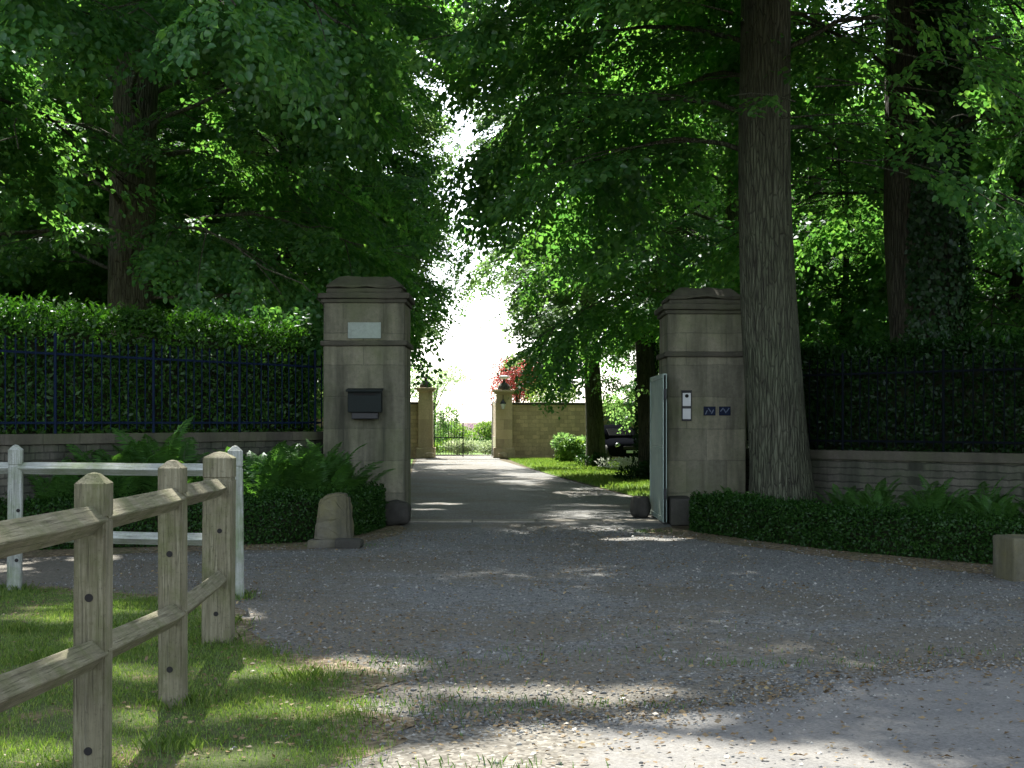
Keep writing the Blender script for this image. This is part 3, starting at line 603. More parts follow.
pier('gate_pillar', -2.9, -1.645, 21.5, 0., 'tall stone gate pillar left of the drive carrying a black letterbox', 1)
pier('gate_pillar', 2.385, 3.59, 21.5, -.17, 'stone gate pillar right of the drive with intercom and blue plates', 2)
YF = 21.5
def panel(name, x0, x1, y0, y1, d, mat, bev=.006, **kw):
    a = P(x0, y1, YF); b = P(x1, y0, YF); bm = bmesh.new(); add_box(bm, (a[0], YF - d, a[2]), (b[0], YF - .001 + .004, b[2]), bev); return tag(bmobj(name, bm, mat), **kw)
panel('plaque', 348, 381, 322.5, 338.5, .03, M['pale_slab'], .008, label='blank pale stone plaque high on the left gate pillar', cat='plaque')
# letterbox
t = empty('letterbox', (*P(366, 419, YF)[:2], P(366, 419, YF)[2]), label='black metal letterbox fixed to the left gate pillar', cat='letterbox')
bm = bmesh.new(); add_box(bm, (-.255, -.24, .1), (.255, 0, .44), .015); bmobj('body', bm, M['box_metal'], t)
bm = bmesh.new(); add_box(bm, (-.275, -.28, .442), (.275, 0, .475), .01, rot=Matrix.Rotation(R(6), 3, 'X')); bmobj('lid', bm, M['box_metal'], t)
bm = bmesh.new(); add_box(bm, (-.2, -.2, 0), (.2, 0, .098), .012); bmobj('lower_box', bm, M['iron_black'], t)
bm = bmesh.new(); add_box(bm, (-.17, -.246, .36), (.17, -.2395, .39), .002); bmobj('slot', bm, M['hole'], t)
# intercom
t = empty('intercom', (P(686.5, 421, YF)[0], YF, P(686.5, 421, YF)[2]), label='narrow intercom with two white panels on the right gate pillar', cat='intercom')
bm = bmesh.new(); add_box(bm, (-.075, -.03, 0), (.075, 0, .45), .008); bmobj('housing', bm, M['iron_black'], t)
bm = bmesh.new(); add_box(bm, (-.062, -.036, .23), (.062, -.0295, .43), .004); bmobj('white_panel', bm, M['white_panel'], t)
bm = bmesh.new(); add_box(bm, (-.062, -.036, .03), (.062, -.0295, .19), .004); bmobj('white_panel', bm, M['white_panel'], t)
bm = bmesh.new(); add_box(bm, (-.08, -.05, .452), (.08, 0, .47), .004); bmobj('rain_hood', bm, M['iron_black'], t)
bm = bmesh.new(); add_lathe(bm, [(.028, 0), (.028, .008)], 14); bmesh.ops.rotate(bm, verts=bm.verts, matrix=Matrix.Rotation(R(90), 3, 'X')); bmesh.ops.translate(bm, verts=bm.verts, vec=(0, -.0365, .385)); bmobj('speaker', bm, M['hole'], t)
for x0, x1, lab, mk in ((703.5, 715.5, 'dark blue enamel plate beside the intercom, nearer to it', [(-.05, -.02, 25), (.0, .015, -35), (.045, -.01, 30)]), (719, 730.5, 'brighter blue enamel plate farther from the intercom, beside the tree trunk', [(-.045, .02, 40), (.0, .0, -30), (.045, .015, 35)])):
    o = panel('enamel_plate', x0, x1, 406.5, 415.5, .012, M['plate_blue'], .004, label=lab, cat='plate', group='blue plates on the right pillar')
    c = P((x0 + x1) / 2, 411, YF); bm = bmesh.new()
    for dx, dz, a in mk: add_box(bm, (-.008, -.0015, -.035), (.008, .0015, .035), 0, rot=Matrix.Rotation(R(a), 3, 'Y'), at=(c[0] + dx, YF - .0135, c[2] + dz))
    bmobj('marking', bm, M['plate_mark'], o)

def boulder(name, loc, sx, sy, sz, seed, mat, **kw):
    bm = bmesh.new(); bmesh.ops.create_icosphere(bm, subdivisions=4, radius=1.)
    for v in bm.verts:
        c = v.co; p4 = (abs(c.x) ** 5 + abs(c.y) ** 5 + abs(c.z) ** 4) ** (1 / 5); c /= p4
        c *= 1 + .16 * noise.noise(c * 1.3 + Vector((seed, 0, 0))) + .05 * noise.noise(c * 4 + Vector((seed, 2, 0)))
        v.co = Vector((c.x * sx, c.y * sy, max(0., (c.z + 1) / 2) * sz))
    o = bmobj(name, bm, mat, None, True); o.location = loc; return tag(o, **kw)
boulder('guard_stone', (-1.74, 21.08, 0), .2, .24, .37, 1, M['guard_dark'], label='dark guard stone at the foot of the left gate pillar', cat='guard stone')
boulder('guard_stone', (2.08, 22.7, 0), .15, .25, .36, 2, M['guard_dark'], label='dark guard stone behind the open green gate leaf', cat='guard stone')
bm = bmesh.new(); add_box(bm, (2.37, 20.85, 0), (2.7, 21.45, .42), .04, cuts=3, jit=.02); tag(bmobj('guard_stone', bm, M['guard_dark']), 'dark square guard block at the foot of the right gate pillar', 'guard stone')
# guard stone in front of the left box hedge: leaning worn marker on a slab
t = empty('marker_stone', (-2.2, 17.35, 0), label='upright worn lichened stone on a slab in front of the left box hedge', cat='marker stone')
bm = bmesh.new(); prof = [(-.22, .09), (-.215, .3), (-.19, .52), (-.13, .63), (-.03, .665), (.1, .675), (.185, .65), (.205, .4), (.215, .09)]
v0 = [bm.verts.new((x, -.17, z)) for x, z in prof]; f = bm.faces.new(v0); g = bmesh.ops.extrude_face_region(bm, geom=[f])
bmesh.ops.translate(bm, verts=[v for v in g['geom'] if isinstance(v, bmesh.types.BMVert)], vec=(0, .34, 0))
bmesh.ops.bevel(bm, geom=list(bm.edges), offset=.03, segments=2, affect='EDGES'); bmesh.ops.triangulate(bm, faces=[f for f in bm.faces if len(f.verts) > 4]); bmesh.ops.subdivide_edges(bm, edges=[e for e in bm.edges if e.calc_length() > .1], cuts=3)
for v in bm.verts: v.co += noise.noise_vector(v.co * 5) * .026 + noise.noise_vector(v.co * 15) * .012
bmobj('stone', bm, M['guard'], t)
bm = bmesh.new(); add_box(bm, (-.3, -.22, 0), (.16, .24, .1), .02, cuts=3, jit=.018); bmobj('slab', bm, M['guard'], t)
bm = bmesh.new(); add_box(bm, (.05, -.3, 0), (.37, .02, .11), .035, cuts=3, jit=.03); bmobj('slab', bm, M['guard_dark'], t)
bm = bmesh.new(); add_box(bm, (-.03, -.2, -.05), (.5, .25, .43), .03, cuts=4, jit=.014, rot=Matrix.Rotation(R(8), 3, 'Z'), at=(4.86, 13.75, 0)); tag(bmobj('stone_block', bm, M['guard']), 'squat square stone block in front of the right box hedge', 'stone block')
bm = bmesh.new()
for a, b in ((-1.6, -.62), (-.6, .38), (.4, 1.38), (1.4, 2.33)): add_box(bm, (a, 21.55, -.05), (b, 21.95, .028), .012, cuts=2, jit=.006)
tag(bmobj('threshold', bm, M['threshold']), kind='structure')
# open gate leaf
t = empty('green_gate_leaf', (2.33, 21.05, .04), R(90), label='pale green solid gate leaf standing open beside the right pillar', cat='gate')
bm = bmesh.new(); add_box(bm, (0, .012, 0), (2., .05, 2.22), .004); bmobj('sheet_panel', bm, M['gate_green'], t)
bm = bmesh.new()
for lo, hi in (((0, 0, 0), (.07, .062, 2.24)), ((1.93, 0, 0), (2., .062, 2.24)), ((.071, 0, 0), (1.929, .062, .07)), ((.071, 0, 2.17), (1.929, .062, 2.24)), ((.071, 0, 1.05), (1.929, .062, 1.12))): add_box(bm, lo, hi, .004)
bmobj('frame', bm, M['gate_green'], t)
for z in (.35, 1.85):
    bm = bmesh.new(); add_tube(bm, [(-.03, .03, z), (-.03, .03, z + .16)], .022, 10); bmobj('hinge', bm, M['iron_black'], t)

# ---------------------------------------------------------------- flanking walls, railings, hedges
def side_wall(path, top, sgn, label, cat='wall'):
    base = path[0]; t = empty('stone_wall', (base.x, base.y, 0), label=label, cat=cat)
    loc = [(p.x - base.x, p.y - base.y) for p in path]
    bmobj('masonry', strip_solid(loc, 0, sgn * .42, 0, top - .13), M['rubble'], t)
    bm = strip_solid(loc, -sgn * .05, sgn * .47, top - .128, top)
    bmesh.ops.bevel(bm, geom=[e for e in bm.edges if abs(e.verts[0].co.z - top) < .001 and abs(e.verts[1].co.z - top) < .001], offset=.025, segments=2, affect='EDGES')
    bmobj('coping', bm, M['coping'], t); return t
side_wall(LW, 1.4, -1, 'low stone wall flaring left from the left gate pillar under the railings')
side_wall(RW, 1.13, 1, 'low stone wall flaring right from the right gate pillar, behind the tree')
def resample(path, step):
    out = [path[0].copy()]; acc = 0
    for a, b in zip(path, path[1:]):
        l = (b - a).length; s = step - acc
        while s <= l: out.append(a.lerp(b, s / l)); s += step
        acc = (acc + l) % step if False else l - (s - step)
    return out
def railing(path, sgn, z0, zl, zu, zt, step, label, mt='iron_blue'):
    base = path[0]; t = empty('iron_railing', (base.x, base.y, z0), label=label, cat='railing'); pts = resample(path, step)
    off = []
    for i, p in enumerate(pts):
        d = (pts[min(i + 1, len(pts) - 1)] - pts[max(i - 1, 0)]).normalized(); n = Vector((-d.y, d.x, 0)) * sgn; off.append(p + n * .14 - base)
    bar = None; post = None
    for i, q in enumerate(off):
        q = Vector((q.x, q.y, 0))
        if i % 11 == 1:
            if post is None:
                bm = bmesh.new(); add_box(bm, (-.016, -.016, 0), (.016, .016, zt - z0 + .02), .003); add_lathe(bm, [(.018, 0), (.024, .02), (.014, .04), (.003, .06)], 10, (0, 0, zt - z0 + .02)); post = bmobj('post', bm, M[mt], t); o = post
            else: o = post.copy(); COL.objects.link(o); o.parent = t
        else:
            if bar is None:
                bm = bmesh.new(); add_tube(bm, [(0, 0, .05), (0, 0, zt - z0 - .09), (0, 0, zt - z0 - .06), (0, 0, zt - z0)], [.0095, .0095, .015, .002], 8); bar = bmobj('bar', bm, M[mt], t); o = bar
            else: o = bar.copy(); COL.objects.link(o); o.parent = t
        o.location = q
    for z in (zl, zu):
        bm = bmesh.new(); pp = [Vector((q.x, q.y, z - z0)) for q in off]
        for a, b in zip(pp, pp[1:]):
            d = (b - a); add_box(bm, (0, -.006, -.015), (d.length + .006, .006, .015), 0, rot=Matrix.Rotation(math.atan2(d.y, d.x), 3, 'Z'), at=a)
        bmobj('rail', bm, M[mt], t)
railing(LW, -1, 1.4, 1.54, 2.42, 2.62, .152, 'blue iron railing along the left wall in front of the tall laurel hedge')
railing(RW, 1, 1.13, 1.27, 2.26, 2.5, .152, 'dark iron railing along the right wall in front of the tall hedge', 'iron_dark')
def side_hedge(path, sgn, z0, z1, wd, label, seed, n, shoots, mat):
    base = path[0]; t = empty('tall_hedge', (base.x, base.y, 0), label=label, cat='hedge')
    loc = []
    pts = path if sgn > 0 else path[::-1]
    q = []
    for i, p in enumerate(pts):
        d = (pts[min(i + 1, len(pts) - 1)] - pts[max(i - 1, 0)]).normalized(); nn = Vector((-d.y, d.x, 0)); r = p + nn * .27 - base; q.append((r.x, r.y))
    link('foliage', hedge_mesh(seed, q, wd, z0, z1, n, .088, .42, .13, shoots), mat, t)
    bmobj('shade_core', strip_solid(q, .2, wd - .15, .0, z1 - .22), M['core'], t)  # solid core added to stop light passing through the leaves
side_hedge(LW, -1, .9, 2.96, 1., 'tall clipped laurel hedge with sunlit top behind the left railing', 3, 42000, 900, M['laurel'])
side_hedge(RW, 1, .8, 2.6, .9, 'tall shade-darkened hedge behind the right wall beside the big trunk', 4, 34000, 420, M['hedge_shaded'])
def low_hedge(path, h, wd, label, seed, n):
    pts = smooth_path(path, 8); base = pts[0]; t = empty('box_hedge', (base.x, base.y, 0), label=label, cat='hedge'); q = [(p.x - base.x, p.y - base.y) for p in pts]
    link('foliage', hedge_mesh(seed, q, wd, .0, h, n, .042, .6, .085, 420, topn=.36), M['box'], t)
    bmobj('shade_core', strip_solid(q, .09, wd - .09, .0, h - .07), M['core'], t)
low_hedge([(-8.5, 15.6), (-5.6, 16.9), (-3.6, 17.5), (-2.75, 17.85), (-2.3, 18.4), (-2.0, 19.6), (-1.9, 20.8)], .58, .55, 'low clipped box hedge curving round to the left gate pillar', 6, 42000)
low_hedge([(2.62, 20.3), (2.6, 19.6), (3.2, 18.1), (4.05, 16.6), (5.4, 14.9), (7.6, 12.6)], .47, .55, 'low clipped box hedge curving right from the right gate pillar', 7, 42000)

# ---------------------------------------------------------------- ferns
def frond_mesh(seed, L=1.15):
    rng = np.random.default_rng(seed); n = 46; t = np.linspace(.1, 1, n); x = L * (.6 * t ** 1.3); z = L * (1.25 * t - .42 * t ** 3)
    B = np.stack([x, 0*x, z], -1); T = nrm(np.gradient(B, axis=0)); pl = L * .15 * np.sin(np.pi * np.clip(t * .92 + .1, 0, 1)) ** .7
    Pb = np.concatenate([B, B]); sd = np.concatenate([np.ones(n), -np.ones(n)]); N = np.cross(T, np.array([0, 1., 0])); N = np.where(N[:, 2:] < 0, -N, N); N = np.concatenate([N, N])
    D = np.concatenate([T, T]) * .45 + sd[:, None] * np.array([0, 1., 0]) - N * .15 + rng.normal(0, .06, (2*n, 3)); ll = np.concatenate([pl, pl]) * rng.uniform(.85, 1.1, 2*n)
    V, Fc = leaves(Pb, D, N + rng.normal(0, .1, N.shape), ll, np.full(2*n, .024))
    k = n; S_ = np.array([0, .006, 0]); Vr = np.concatenate([B - S_, B + S_]); Fr = np.stack([np.arange(k-1), np.arange(1, k), np.arange(k+1, 2*k), np.arange(k, 2*k-1)], -1)
    return npmesh('frond', np.concatenate([V, Vr]), np.concatenate([Fc, Fr + len(V)]))
FR = [frond_mesh(s) for s in (1, 2, 3)]
for m_ in FR: m_.materials.append(M['fern'])
def fern(loc, sc, seed, label, group, nf=19):
    rg = random.Random(seed); t = empty('fern', loc, label=label, cat='fern', group=group)
    for i in range(nf):
        o = bpy.data.objects.new('frond', rg.choice(FR)); COL.objects.link(o); o.parent = t
        s = sc * rg.uniform(.75, 1.12); o.scale = (s, s, s); o.rotation_euler = (rg.uniform(-.15, .15), rg.uniform(-.35, .2), i * 2.4 + rg.uniform(-.3, .3))
rg = random.Random(4)
FL = [(-4.5, 18.0, 1.3), (-5.0, 17.75, 1.15), (-3.9, 18.4, 1.0), (-3.4, 18.9, 1.05), (-3.25, 19.6, 1.1), (-2.95, 19.3, 1.05), (-2.75, 20.2, 1.1), (-2.65, 19.2, 1.0), (-4.3, 18.6, 1.05), (-5.7, 17.5, 1.), (-3.6, 19.4, 1.0), (-2.5, 20.5, .95), (-3.1, 20.4, 1.0), (-4.85, 18.4, 1.15)]
for i, (x, y, s) in enumerate(FL): fern((x, y, .0), s * 1.02, 20 + i, 'light green fern growing between the left box hedge and the wall', 'ferns left of the gate')
FRs = [(4.9, 18.9, 1.), (5.4, 18.1, 1.05), (5.2, 17.2, .9), (5.9, 17.4, 1.05), (6.3, 16.6, 1.), (6.7, 17.4, .95), (5.7, 16.4, .9), (6.9, 16.1, 1.05), (7.4, 15.6, 1.), (4.7, 18.0, .8), (6.3, 15.6, .9), (3.25, 20.6, .75), (5.9, 18.6, .9), (7.1, 15.0, .95), (4.7, 19.9, .8)]
for i, (x, y, s) in enumerate(FRs): fern((x, y, .0), s * .7, 50 + i, 'dark green fern growing between the right box hedge and the wall', 'ferns right of the gate')

# ---------------------------------------------------------------- post and rail fences
def post_mesh(w, h, groove=True):
    bm = bmesh.new(); hw = w / 2; prof = [(hw, -.3), (hw, h - .2), (hw - .007, h - .195), (hw - .007, h - .18), (hw, h - .175), (hw, h - .045), (hw - .012, h - .035), (hw * .35, h - .006), (.004, h)]
    rings = [[bm.verts.new((sx * r, sy * r, z)) for sx, sy in ((-1, -1), (1, -1), (1, 1), (-1, 1))] for r, z in prof]
    for a, b in zip(rings, rings[1:]):
        for j in range(4): bm.faces.new((a[j], a[(j + 1) % 4], b[(j + 1) % 4], b[j]))
    bm.faces.new(rings[-1]); es = [e for e in bm.edges if abs(e.verts[0].co.z - e.verts[1].co.z) > .08]
    bmesh.ops.bevel(bm, geom=es, offset=.008, segments=2, affect='EDGES')
    return bm
def rail_bm(a, b, s=.08, ext=0., roll=45, jit=.004):
    a, b = Vector(a), Vector(b); d = b - a; L = d.length; d.normalize(); a = a - d * ext; L += 2 * ext
    bm = bmesh.new(); n = 9; sd = d.cross(Vector((0, 0, 1))).normalized(); up = sd.cross(d); rings = []
    for i in range(n):
        t = i / (n - 1); c = a + d * L * t + noise.noise_vector(a + d * L * t * 1.2) * jit; k = 1. if 0 < i < n - 1 else .93; ring = []
        for q in range(8):
            ang = R(roll + 90 * (q // 2)) + (R(3) if q % 2 else -R(3)); ring.append(bm.verts.new(c + (sd * math.cos(ang) + up * math.sin(ang)) * s * .7071 * k))
        rings.append(ring)
    for r0, r1 in zip(rings, rings[1:]):
        for j in range(8): bm.faces.new((r0[j], r0[(j + 1) % 8], r1[(j + 1) % 8], r1[j]))
    bm.faces.new(rings[0][::-1]); bm.faces.new(rings[-1]); return bm
def fence(label, posts, wood_, mat, rails, hole_z, name='post_and_rail_fence'):
    """posts: (x, y, width, height, rotation)"""
    b = posts[0]; t = empty(name, (b[0], b[1], 0), label=label, cat='fence')
    for (x, y, w_, h, rz, holes) in posts:
        o = bmobj('post', post_mesh(w_, h), mat, t); o.location = (x - b[0], y - b[1], 0); o.rotation_euler = (R(random.uniform(-.6, .6)), R(random.uniform(-.6, .6)), rz)
        for hx, hz in holes:
            bm = bmesh.new(); add_lathe(bm, [(.017, 0), (.017, .004)], 12); bmesh.ops.rotate(bm, verts=bm.verts, matrix=Matrix.Rotation(R(90), 3, 'X')); bmesh.ops.translate(bm, verts=bm.verts, vec=(hx, -w_ / 2 + .001, hz)); bmobj('peg_hole', bm, M['hole'], o)
    for p, q, s, roll in rails:
        # mesh local to the rail's own start so the wood grain runs along it
        A = Vector(p); B = Vector(q); d = B - A; L = d.length
        bm = rail_bm((0, 0, 0), (0, 0, 0.0001), s) if False else None
        me = rail_bm((0, 0, 0), (d.x, d.y, d.z), s, .0, roll)
        # rotate so that its length lies along local Z (grain direction), then rotate the object back
        qt = d.to_track_quat('Z', 'Y'); inv = qt.inverted().to_matrix()
        for v in me.verts: v.co = inv @ v.co
        o = bmobj('rail', me, mat, t); o.rotation_mode = 'QUATERNION'; o.rotation_quaternion = qt; o.location = A - Vector((b[0], b[1], 0))
    return t
h1 = [(.0, .84), (.0, .22)]
fp = [(-1.64, 3.6, .135, 1.345, 0, h1), (-1.715, 5.72, .128, 1.345, .02, h1), (-1.835, 7.58, .13, 1.345, -.03, h1), (-2.04, 9.72, .2, 1.345, .04, [(.02, .8), (.0, .23)])]
fr = []
for zz, s in (((1.18, 1.155, 1.14, 1.1), .086), ((.72, .61, .515, .47), .086)):
    for a, b2, z1_, z2_ in zip(fp, fp[1:], zz, zz[1:]):
        d = Vector((b2[0] - a[0], b2[1] - a[1], 0)).normalized(); st = Vector((a[0], a[1], z1_ + .004)) ; en = Vector((b2[0], b2[1], z2_ - .003))
        fr.append((st - d * .02 + Vector((.015, 0, 0)), en - d * (.02 if b2 is not fp[-1] else .04) + Vector((.015, 0, 0)), s * random.uniform(.95, 1.05), 0))
fence('weathered brown post-and-rail fence running from the foreground to a thick end post', fp, None, M['wood'], fr, None)
h2 = [(.02, .95)]
fq = [(-2.4, 12.2, .125, 1.345, .25, [(-.02, 1.14)]), (-4.52, 12.72, .125, 1.345, .25, [(.03, .75), (.02, .3)]), (-6.7, 13.25, .125, 1.345, .25, [])]
fr = []
for zz in (1.13, .52):
    for a, b2 in zip(fq, fq[1:]): fr.append(((a[0] + .02, a[1] - .005, zz), (b2[0] + .02, b2[1] - .005, zz), .078, 0))
fence('pale bleached post-and-rail fence crossing behind the brown fence', fq, None, M['wood_pale'], fr, None)

# ---------------------------------------------------------------- trees
def tree(name, loc, meshes, label, group=None, rz=0., sc=1., bk='bark', lf='leaf', ivy=None):
    t = empty(name, (loc[0], loc[1], 0), rz, label=label, cat='tree', group=group); t.scale = (sc, sc, sc)
    link('trunk', meshes[0], M[bk], t); link('crown', meshes[1], M[lf], t)
    if ivy is not None: link('ivy', ivy, M['ivy'], t)
    return t
def world_clip(x0, y0, fn): return lambda q: fn(q[0] + x0, q[1] + y0, q[2])
# the big tree at the right pillar
def unique(name, at, clip, label, seed, H, r0, z0, Rad, nl, lean=(0, 0), rich=False, bk='bark_dark', lf='leaf', ivy=None, leaf=.115, dens=.9, pw=.5, droop=.5):
    tree(name, at, grow(seed, H, r0, z0, Rad, nl, leaf, (lambda q: clip(q[0] + at[0], q[1] + at[1], q[2])) if clip else None, lean, rich, dens, at=at, pw=pw, droop=droop), label, bk=bk, lf=lf, ivy=ivy)
unique('big_roadside_tree', (3.96, 20.5), lambda x, y, z: (x > -.8 or z > 7.1) and z > (4.2 if x > .6 else 5.0) and not (y < 17.3 and z < 7.4) and not (y < 20.6 and z < 9.5 and 2.6 < x < 4.9 and (x * 7.13 + y * 3.7) % 1 > .12) and not (x > 4.9 and z < 9.5 and (x * 7.13 + y * 3.7) % 1 > .3), 'big grey fissured trunk standing in front of the right gate pillar', 3, 27, .47, 5.2, 7.8, 76, (-.6, .3), True, 'bark', pw=.38, droop=.7)
unique('broadleaf_tree', (-7.5, 27), lambda x, y, z: (x < -2.1 or z > 8.6) and z > 3.0 and not (y < 27 and -8.4 < x < -6 and z < 9 and (x * 7.13 + y * 3.7) % 1 > .2), 'thick grey trunk rising behind the left laurel hedge', 8, 26, .54, 3.9, 9., 72, (1.0, .2), True, 'bark_pale', pw=.38)
unique('broadleaf_tree', (-8.8, 19.6), lambda x, y, z: (x < -1.9 or z > 7.6) and z > 5.0 and not (-.305 < x / y < -.225 and z < 9 and (x * 7.13 + y * 3.7) % 1 > .2), 'tree left of the frame whose branches hang over the hedge top', 14, 24, .42, 5.2, 8.4, 48, (0, 0), True, pw=.4)
unique('broadleaf_tree', (6.3, 14.9), lambda x, y, z: z > 7.6 + .1 * max(0, y - 14) * 3, 'unseen tree added right of the frame to shade the gravel forecourt', 17, 22, .42, 7.6, 10., 90, (0, 0), pw=.34)  # unseen tree, added only to shade the forecourt
unique('ivy_clad_tree', (6.62, 22.3), lambda x, y, z: not (y < 22.4 and 5.5 < x < 7.6 and z < 11 and (x * 7.13 + y * 3.7) % 1 > .2), 'broad dark ivy-clad trunk behind the right hedge', 21, 26, .66, 4.4, 6.2, 30, dens=.5, ivy=ivy_mesh(4, .66, 26, .2, 10, -2.3, .9, 16000))
unique('ivy_clad_tree', (3.6, 38), lambda x, y, z: (x > .5 or z > 10.6) and z > 2.7, 'slim ivy-clad trunk beside the open green gate leaf', 27, 22, .3, 3.2, 8.2, 62, lf='leaf_hazy', pw=.4, ivy=ivy_mesh(6, .3, 21, .1, 7, -3.3, .3, 3000, th=.06))
unique('lawn_tree', (2.75, 48), lambda x, y, z: (x > -1.0 + max(0, 7.2 - z) * .95 or (z > 5.4 and x > -3.2 and (x * 7.13 + y * 3.7 + z) % 1 < .27) or z > 12.6) and z > 1.9, 'grey trunk on the lawn in front of the golden wall', 33, 22, .34, 2.6, 6.8, 72, (-.4, 0), pw=.42, droop=.85, bk='bark', lf='leaf_hazy')
unique('broadleaf_tree', (-6.6, 41), lambda x, y, z: (x < -2.5 or z > 11.5) and z > (2.4 if x < -4.4 else 4.4), 'bright leafy tree left of the drive just inside the gate', 41, 21, .34, 3.2, 8.4, 70, lf='leaf_hazy', pw=.34)
unique('broadleaf_tree', (-8.2, 52), lambda x, y, z: (x < -3.1 or (z > 5.4 and x < -1.3 and (x * 7.13 + y * 3.7 + z) % 1 < .27) or z > 13.5) and z > (3.4 if x < -5 else 5.0), 'farther leafy tree overhanging the drive by the left golden pier', 47, 22, .34, 3.4, 7.4, 54, lf='leaf_hazy', pw=.4)
A = grow(51, 21, .33, 2.8, 6., 36, .14, None, (.4, 0), False, .6); B = grow(57, 18, .26, 2.4, 5.4, 34, .14, None, (-.3, .2), False, .6)
unique('broadleaf_tree', (-7.6, 38.5), lambda x, y, z: (x < -2.3 or z > 11) and z > (2.4 if x < -4.8 else 4.9), 'dark trunk seen between the laurel hedge and the left pillar', 52, 21, .32, 2.8, 8.6, 58, leaf=.13, pw=.4)
tree('slim_tree', (-10.9, 36), B, 'slim dark trunk just left of the thick trunk behind the hedge', rz=2., bk='bark_dark')
tree('broadleaf_tree', (10.2, 28), B, 'dark trunk at the right end of the right hedge', rz=3., bk='bark_dark')
unique('slim_tree', (7.9, 36), lambda x, y, z: z > 4, 'slim trunk seen right of the big grey trunk', 58, 16, .26, 4., 4.4, 24, leaf=.12, dens=.6)
unique('broadleaf_tree', (5.35, 32.5), lambda x, y, z: z > 3 and (x > .6 or z > 9.8), 'pale trunk peeping out between right pillar and big trunk', 59, 21, .34, 3.4, 7.8, 50, bk='bark_pale', dens=.9, pw=.4)
for i, (x, y) in enumerate([(-14.5, 33), (-15.5, 44), (-12, 50), (-19, 37), (-21, 52), (-11, 61), (-17, 62)]):
    tree('woodland_tree', (x, y), (A, B)[i % 2], 'leafy tree in the dark wood left of the drive', 'trees in the wood left of the drive', rz=i * 1.3, sc=.95 + .1 * (i % 3), bk='bark_dark')
for i, (x, y) in enumerate([(15.5, 48), (11, 60), (18, 36), (19, 52), (8.4, 61), (22, 44)]):
    tree('woodland_tree', (x, y), (B, A)[i % 2], 'leafy tree in the dark wood right of the drive', 'trees in the wood right of the drive', rz=i * 1.7 + .4, sc=.95 + .1 * (i % 3), bk='bark_dark')
for i, (x, y, q) in enumerate([(9.8, 31, .5), (12.4, 34, .52), (10.6, 40, .55), (15, 30, .5), (8.2, 43, .5), (7.0, 29.5, .36), (12.3, 27, .42)]):
    tree('young_tree', (x, y), (B, A)[i % 2], 'young sunlit tree in the glade behind the right hedge', 'young trees in the glade behind the right hedge', rz=i * 2.1 + .4, sc=q, bk='bark_dark', lf='leaf_hazy')
# far wood closing both sides
rng = np.random.default_rng(77); n = 9000
side = rng.random(n) < .5; x = np.where(side, rng.uniform(-48, -10, n), rng.uniform(10.5, 48, n)); y = rng.uniform(64, 74, n); z = 17 * rng.random(n) ** 1.1 + .2
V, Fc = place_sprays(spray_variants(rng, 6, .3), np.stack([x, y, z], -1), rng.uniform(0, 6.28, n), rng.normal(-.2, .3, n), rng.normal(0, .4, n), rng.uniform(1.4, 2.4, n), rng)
tag(link('distant_wood', npmesh('wood', V, Fc), M['leaf_hazy']), 'mass of distant woodland foliage behind the park trees', 'woodland', kind='stuff')
# undergrowth under the wood
def undergrowth(nm, x0, x1, y0, y1, n, zt, lab, seed):
    rng = np.random.default_rng(seed); pos = np.stack([rng.uniform(x0, x1, n), rng.uniform(y0, y1, n), zt * rng.random(n) ** 1.5 + .2], -1)
    V, Fc = place_sprays(spray_variants(rng, 6, .13), pos, rng.uniform(0, 6.28, n), rng.normal(-.1, .3, n), rng.normal(0, .3, n), rng.uniform(.8, 1.4, n), rng)
    tag(link(nm, npmesh(nm, V, Fc), M['leaf']), lab, 'undergrowth', kind='stuff')
undergrowth('undergrowth', -16, -6, 28, 48, 3200, 5.5, 'shady undergrowth in the wood left of the drive', 5)
undergrowth('undergrowth', 6.5, 17, 26, 46, 2600, 5., 'sunlit undergrowth in the wood right of the drive', 6)

# ---------------------------------------------------------------- far gate and golden wall
def gold_wall(x0, x1, top, label):
    t = empty('golden_wall', ((x0 + x1) / 2, 60.2, 0), label=label, cat='wall'); h = (x1 - x0) / 2
    bm = bmesh.new(); add_box(bm, (-h, -.2, 0), (h, .2, top - .1), 0, cuts=5, jit=.02); bmobj('masonry', bm, M['gold_wall'], t)
    bm = bmesh.new(); add_box(bm, (-h, -.25, top - .098), (h, .25, top), .03, cuts=5, jit=.02); bmobj('coping', bm, M['cap_stone'], t)
gold_wall(.0, 14., 2.38, 'golden rubble wall right of the far gate behind the lawn')
gold_wall(-14., -4.02, 2.42, 'golden rubble wall left of the far gate')
def far_pier(x, hw, top, label):
    t = empty('golden_pier', (x, 60.1, 0), label=label, cat='gate pillar')
    bm = bmesh.new(); add_box(bm, (-hw, -hw, .45), (hw, hw, top - .55), .015); add_box(bm, (-hw + .02, -hw + .02, top - .549), (hw - .02, hw - .02, top - .17), .01); bmobj('shaft', bm, M['gold_pier'], t)
    bm = bmesh.new(); add_box(bm, (-hw - .1, -hw - .1, 0), (hw + .1, hw + .1, .449), .03, cuts=3, jit=.015); bmobj('plinth', bm, M['gold_pier'], t)
    bm = bmesh.new(); add_box(bm, (-hw - .06, -hw - .06, top - .169), (hw + .06, hw + .06, top - .09), .015); add_box(bm, (-hw - .13, -hw - .13, top - .088), (hw + .13, hw + .13, top), .02); bmobj('cornice', bm, M['gold_pier'], t)
    return t
far_pier(-3.70, .31, 3.02, 'golden stone pier left of the far gate with a dark urn')
far_pier(-.34, .36, 2.92, 'golden stone pier right of the far gate with a lantern')
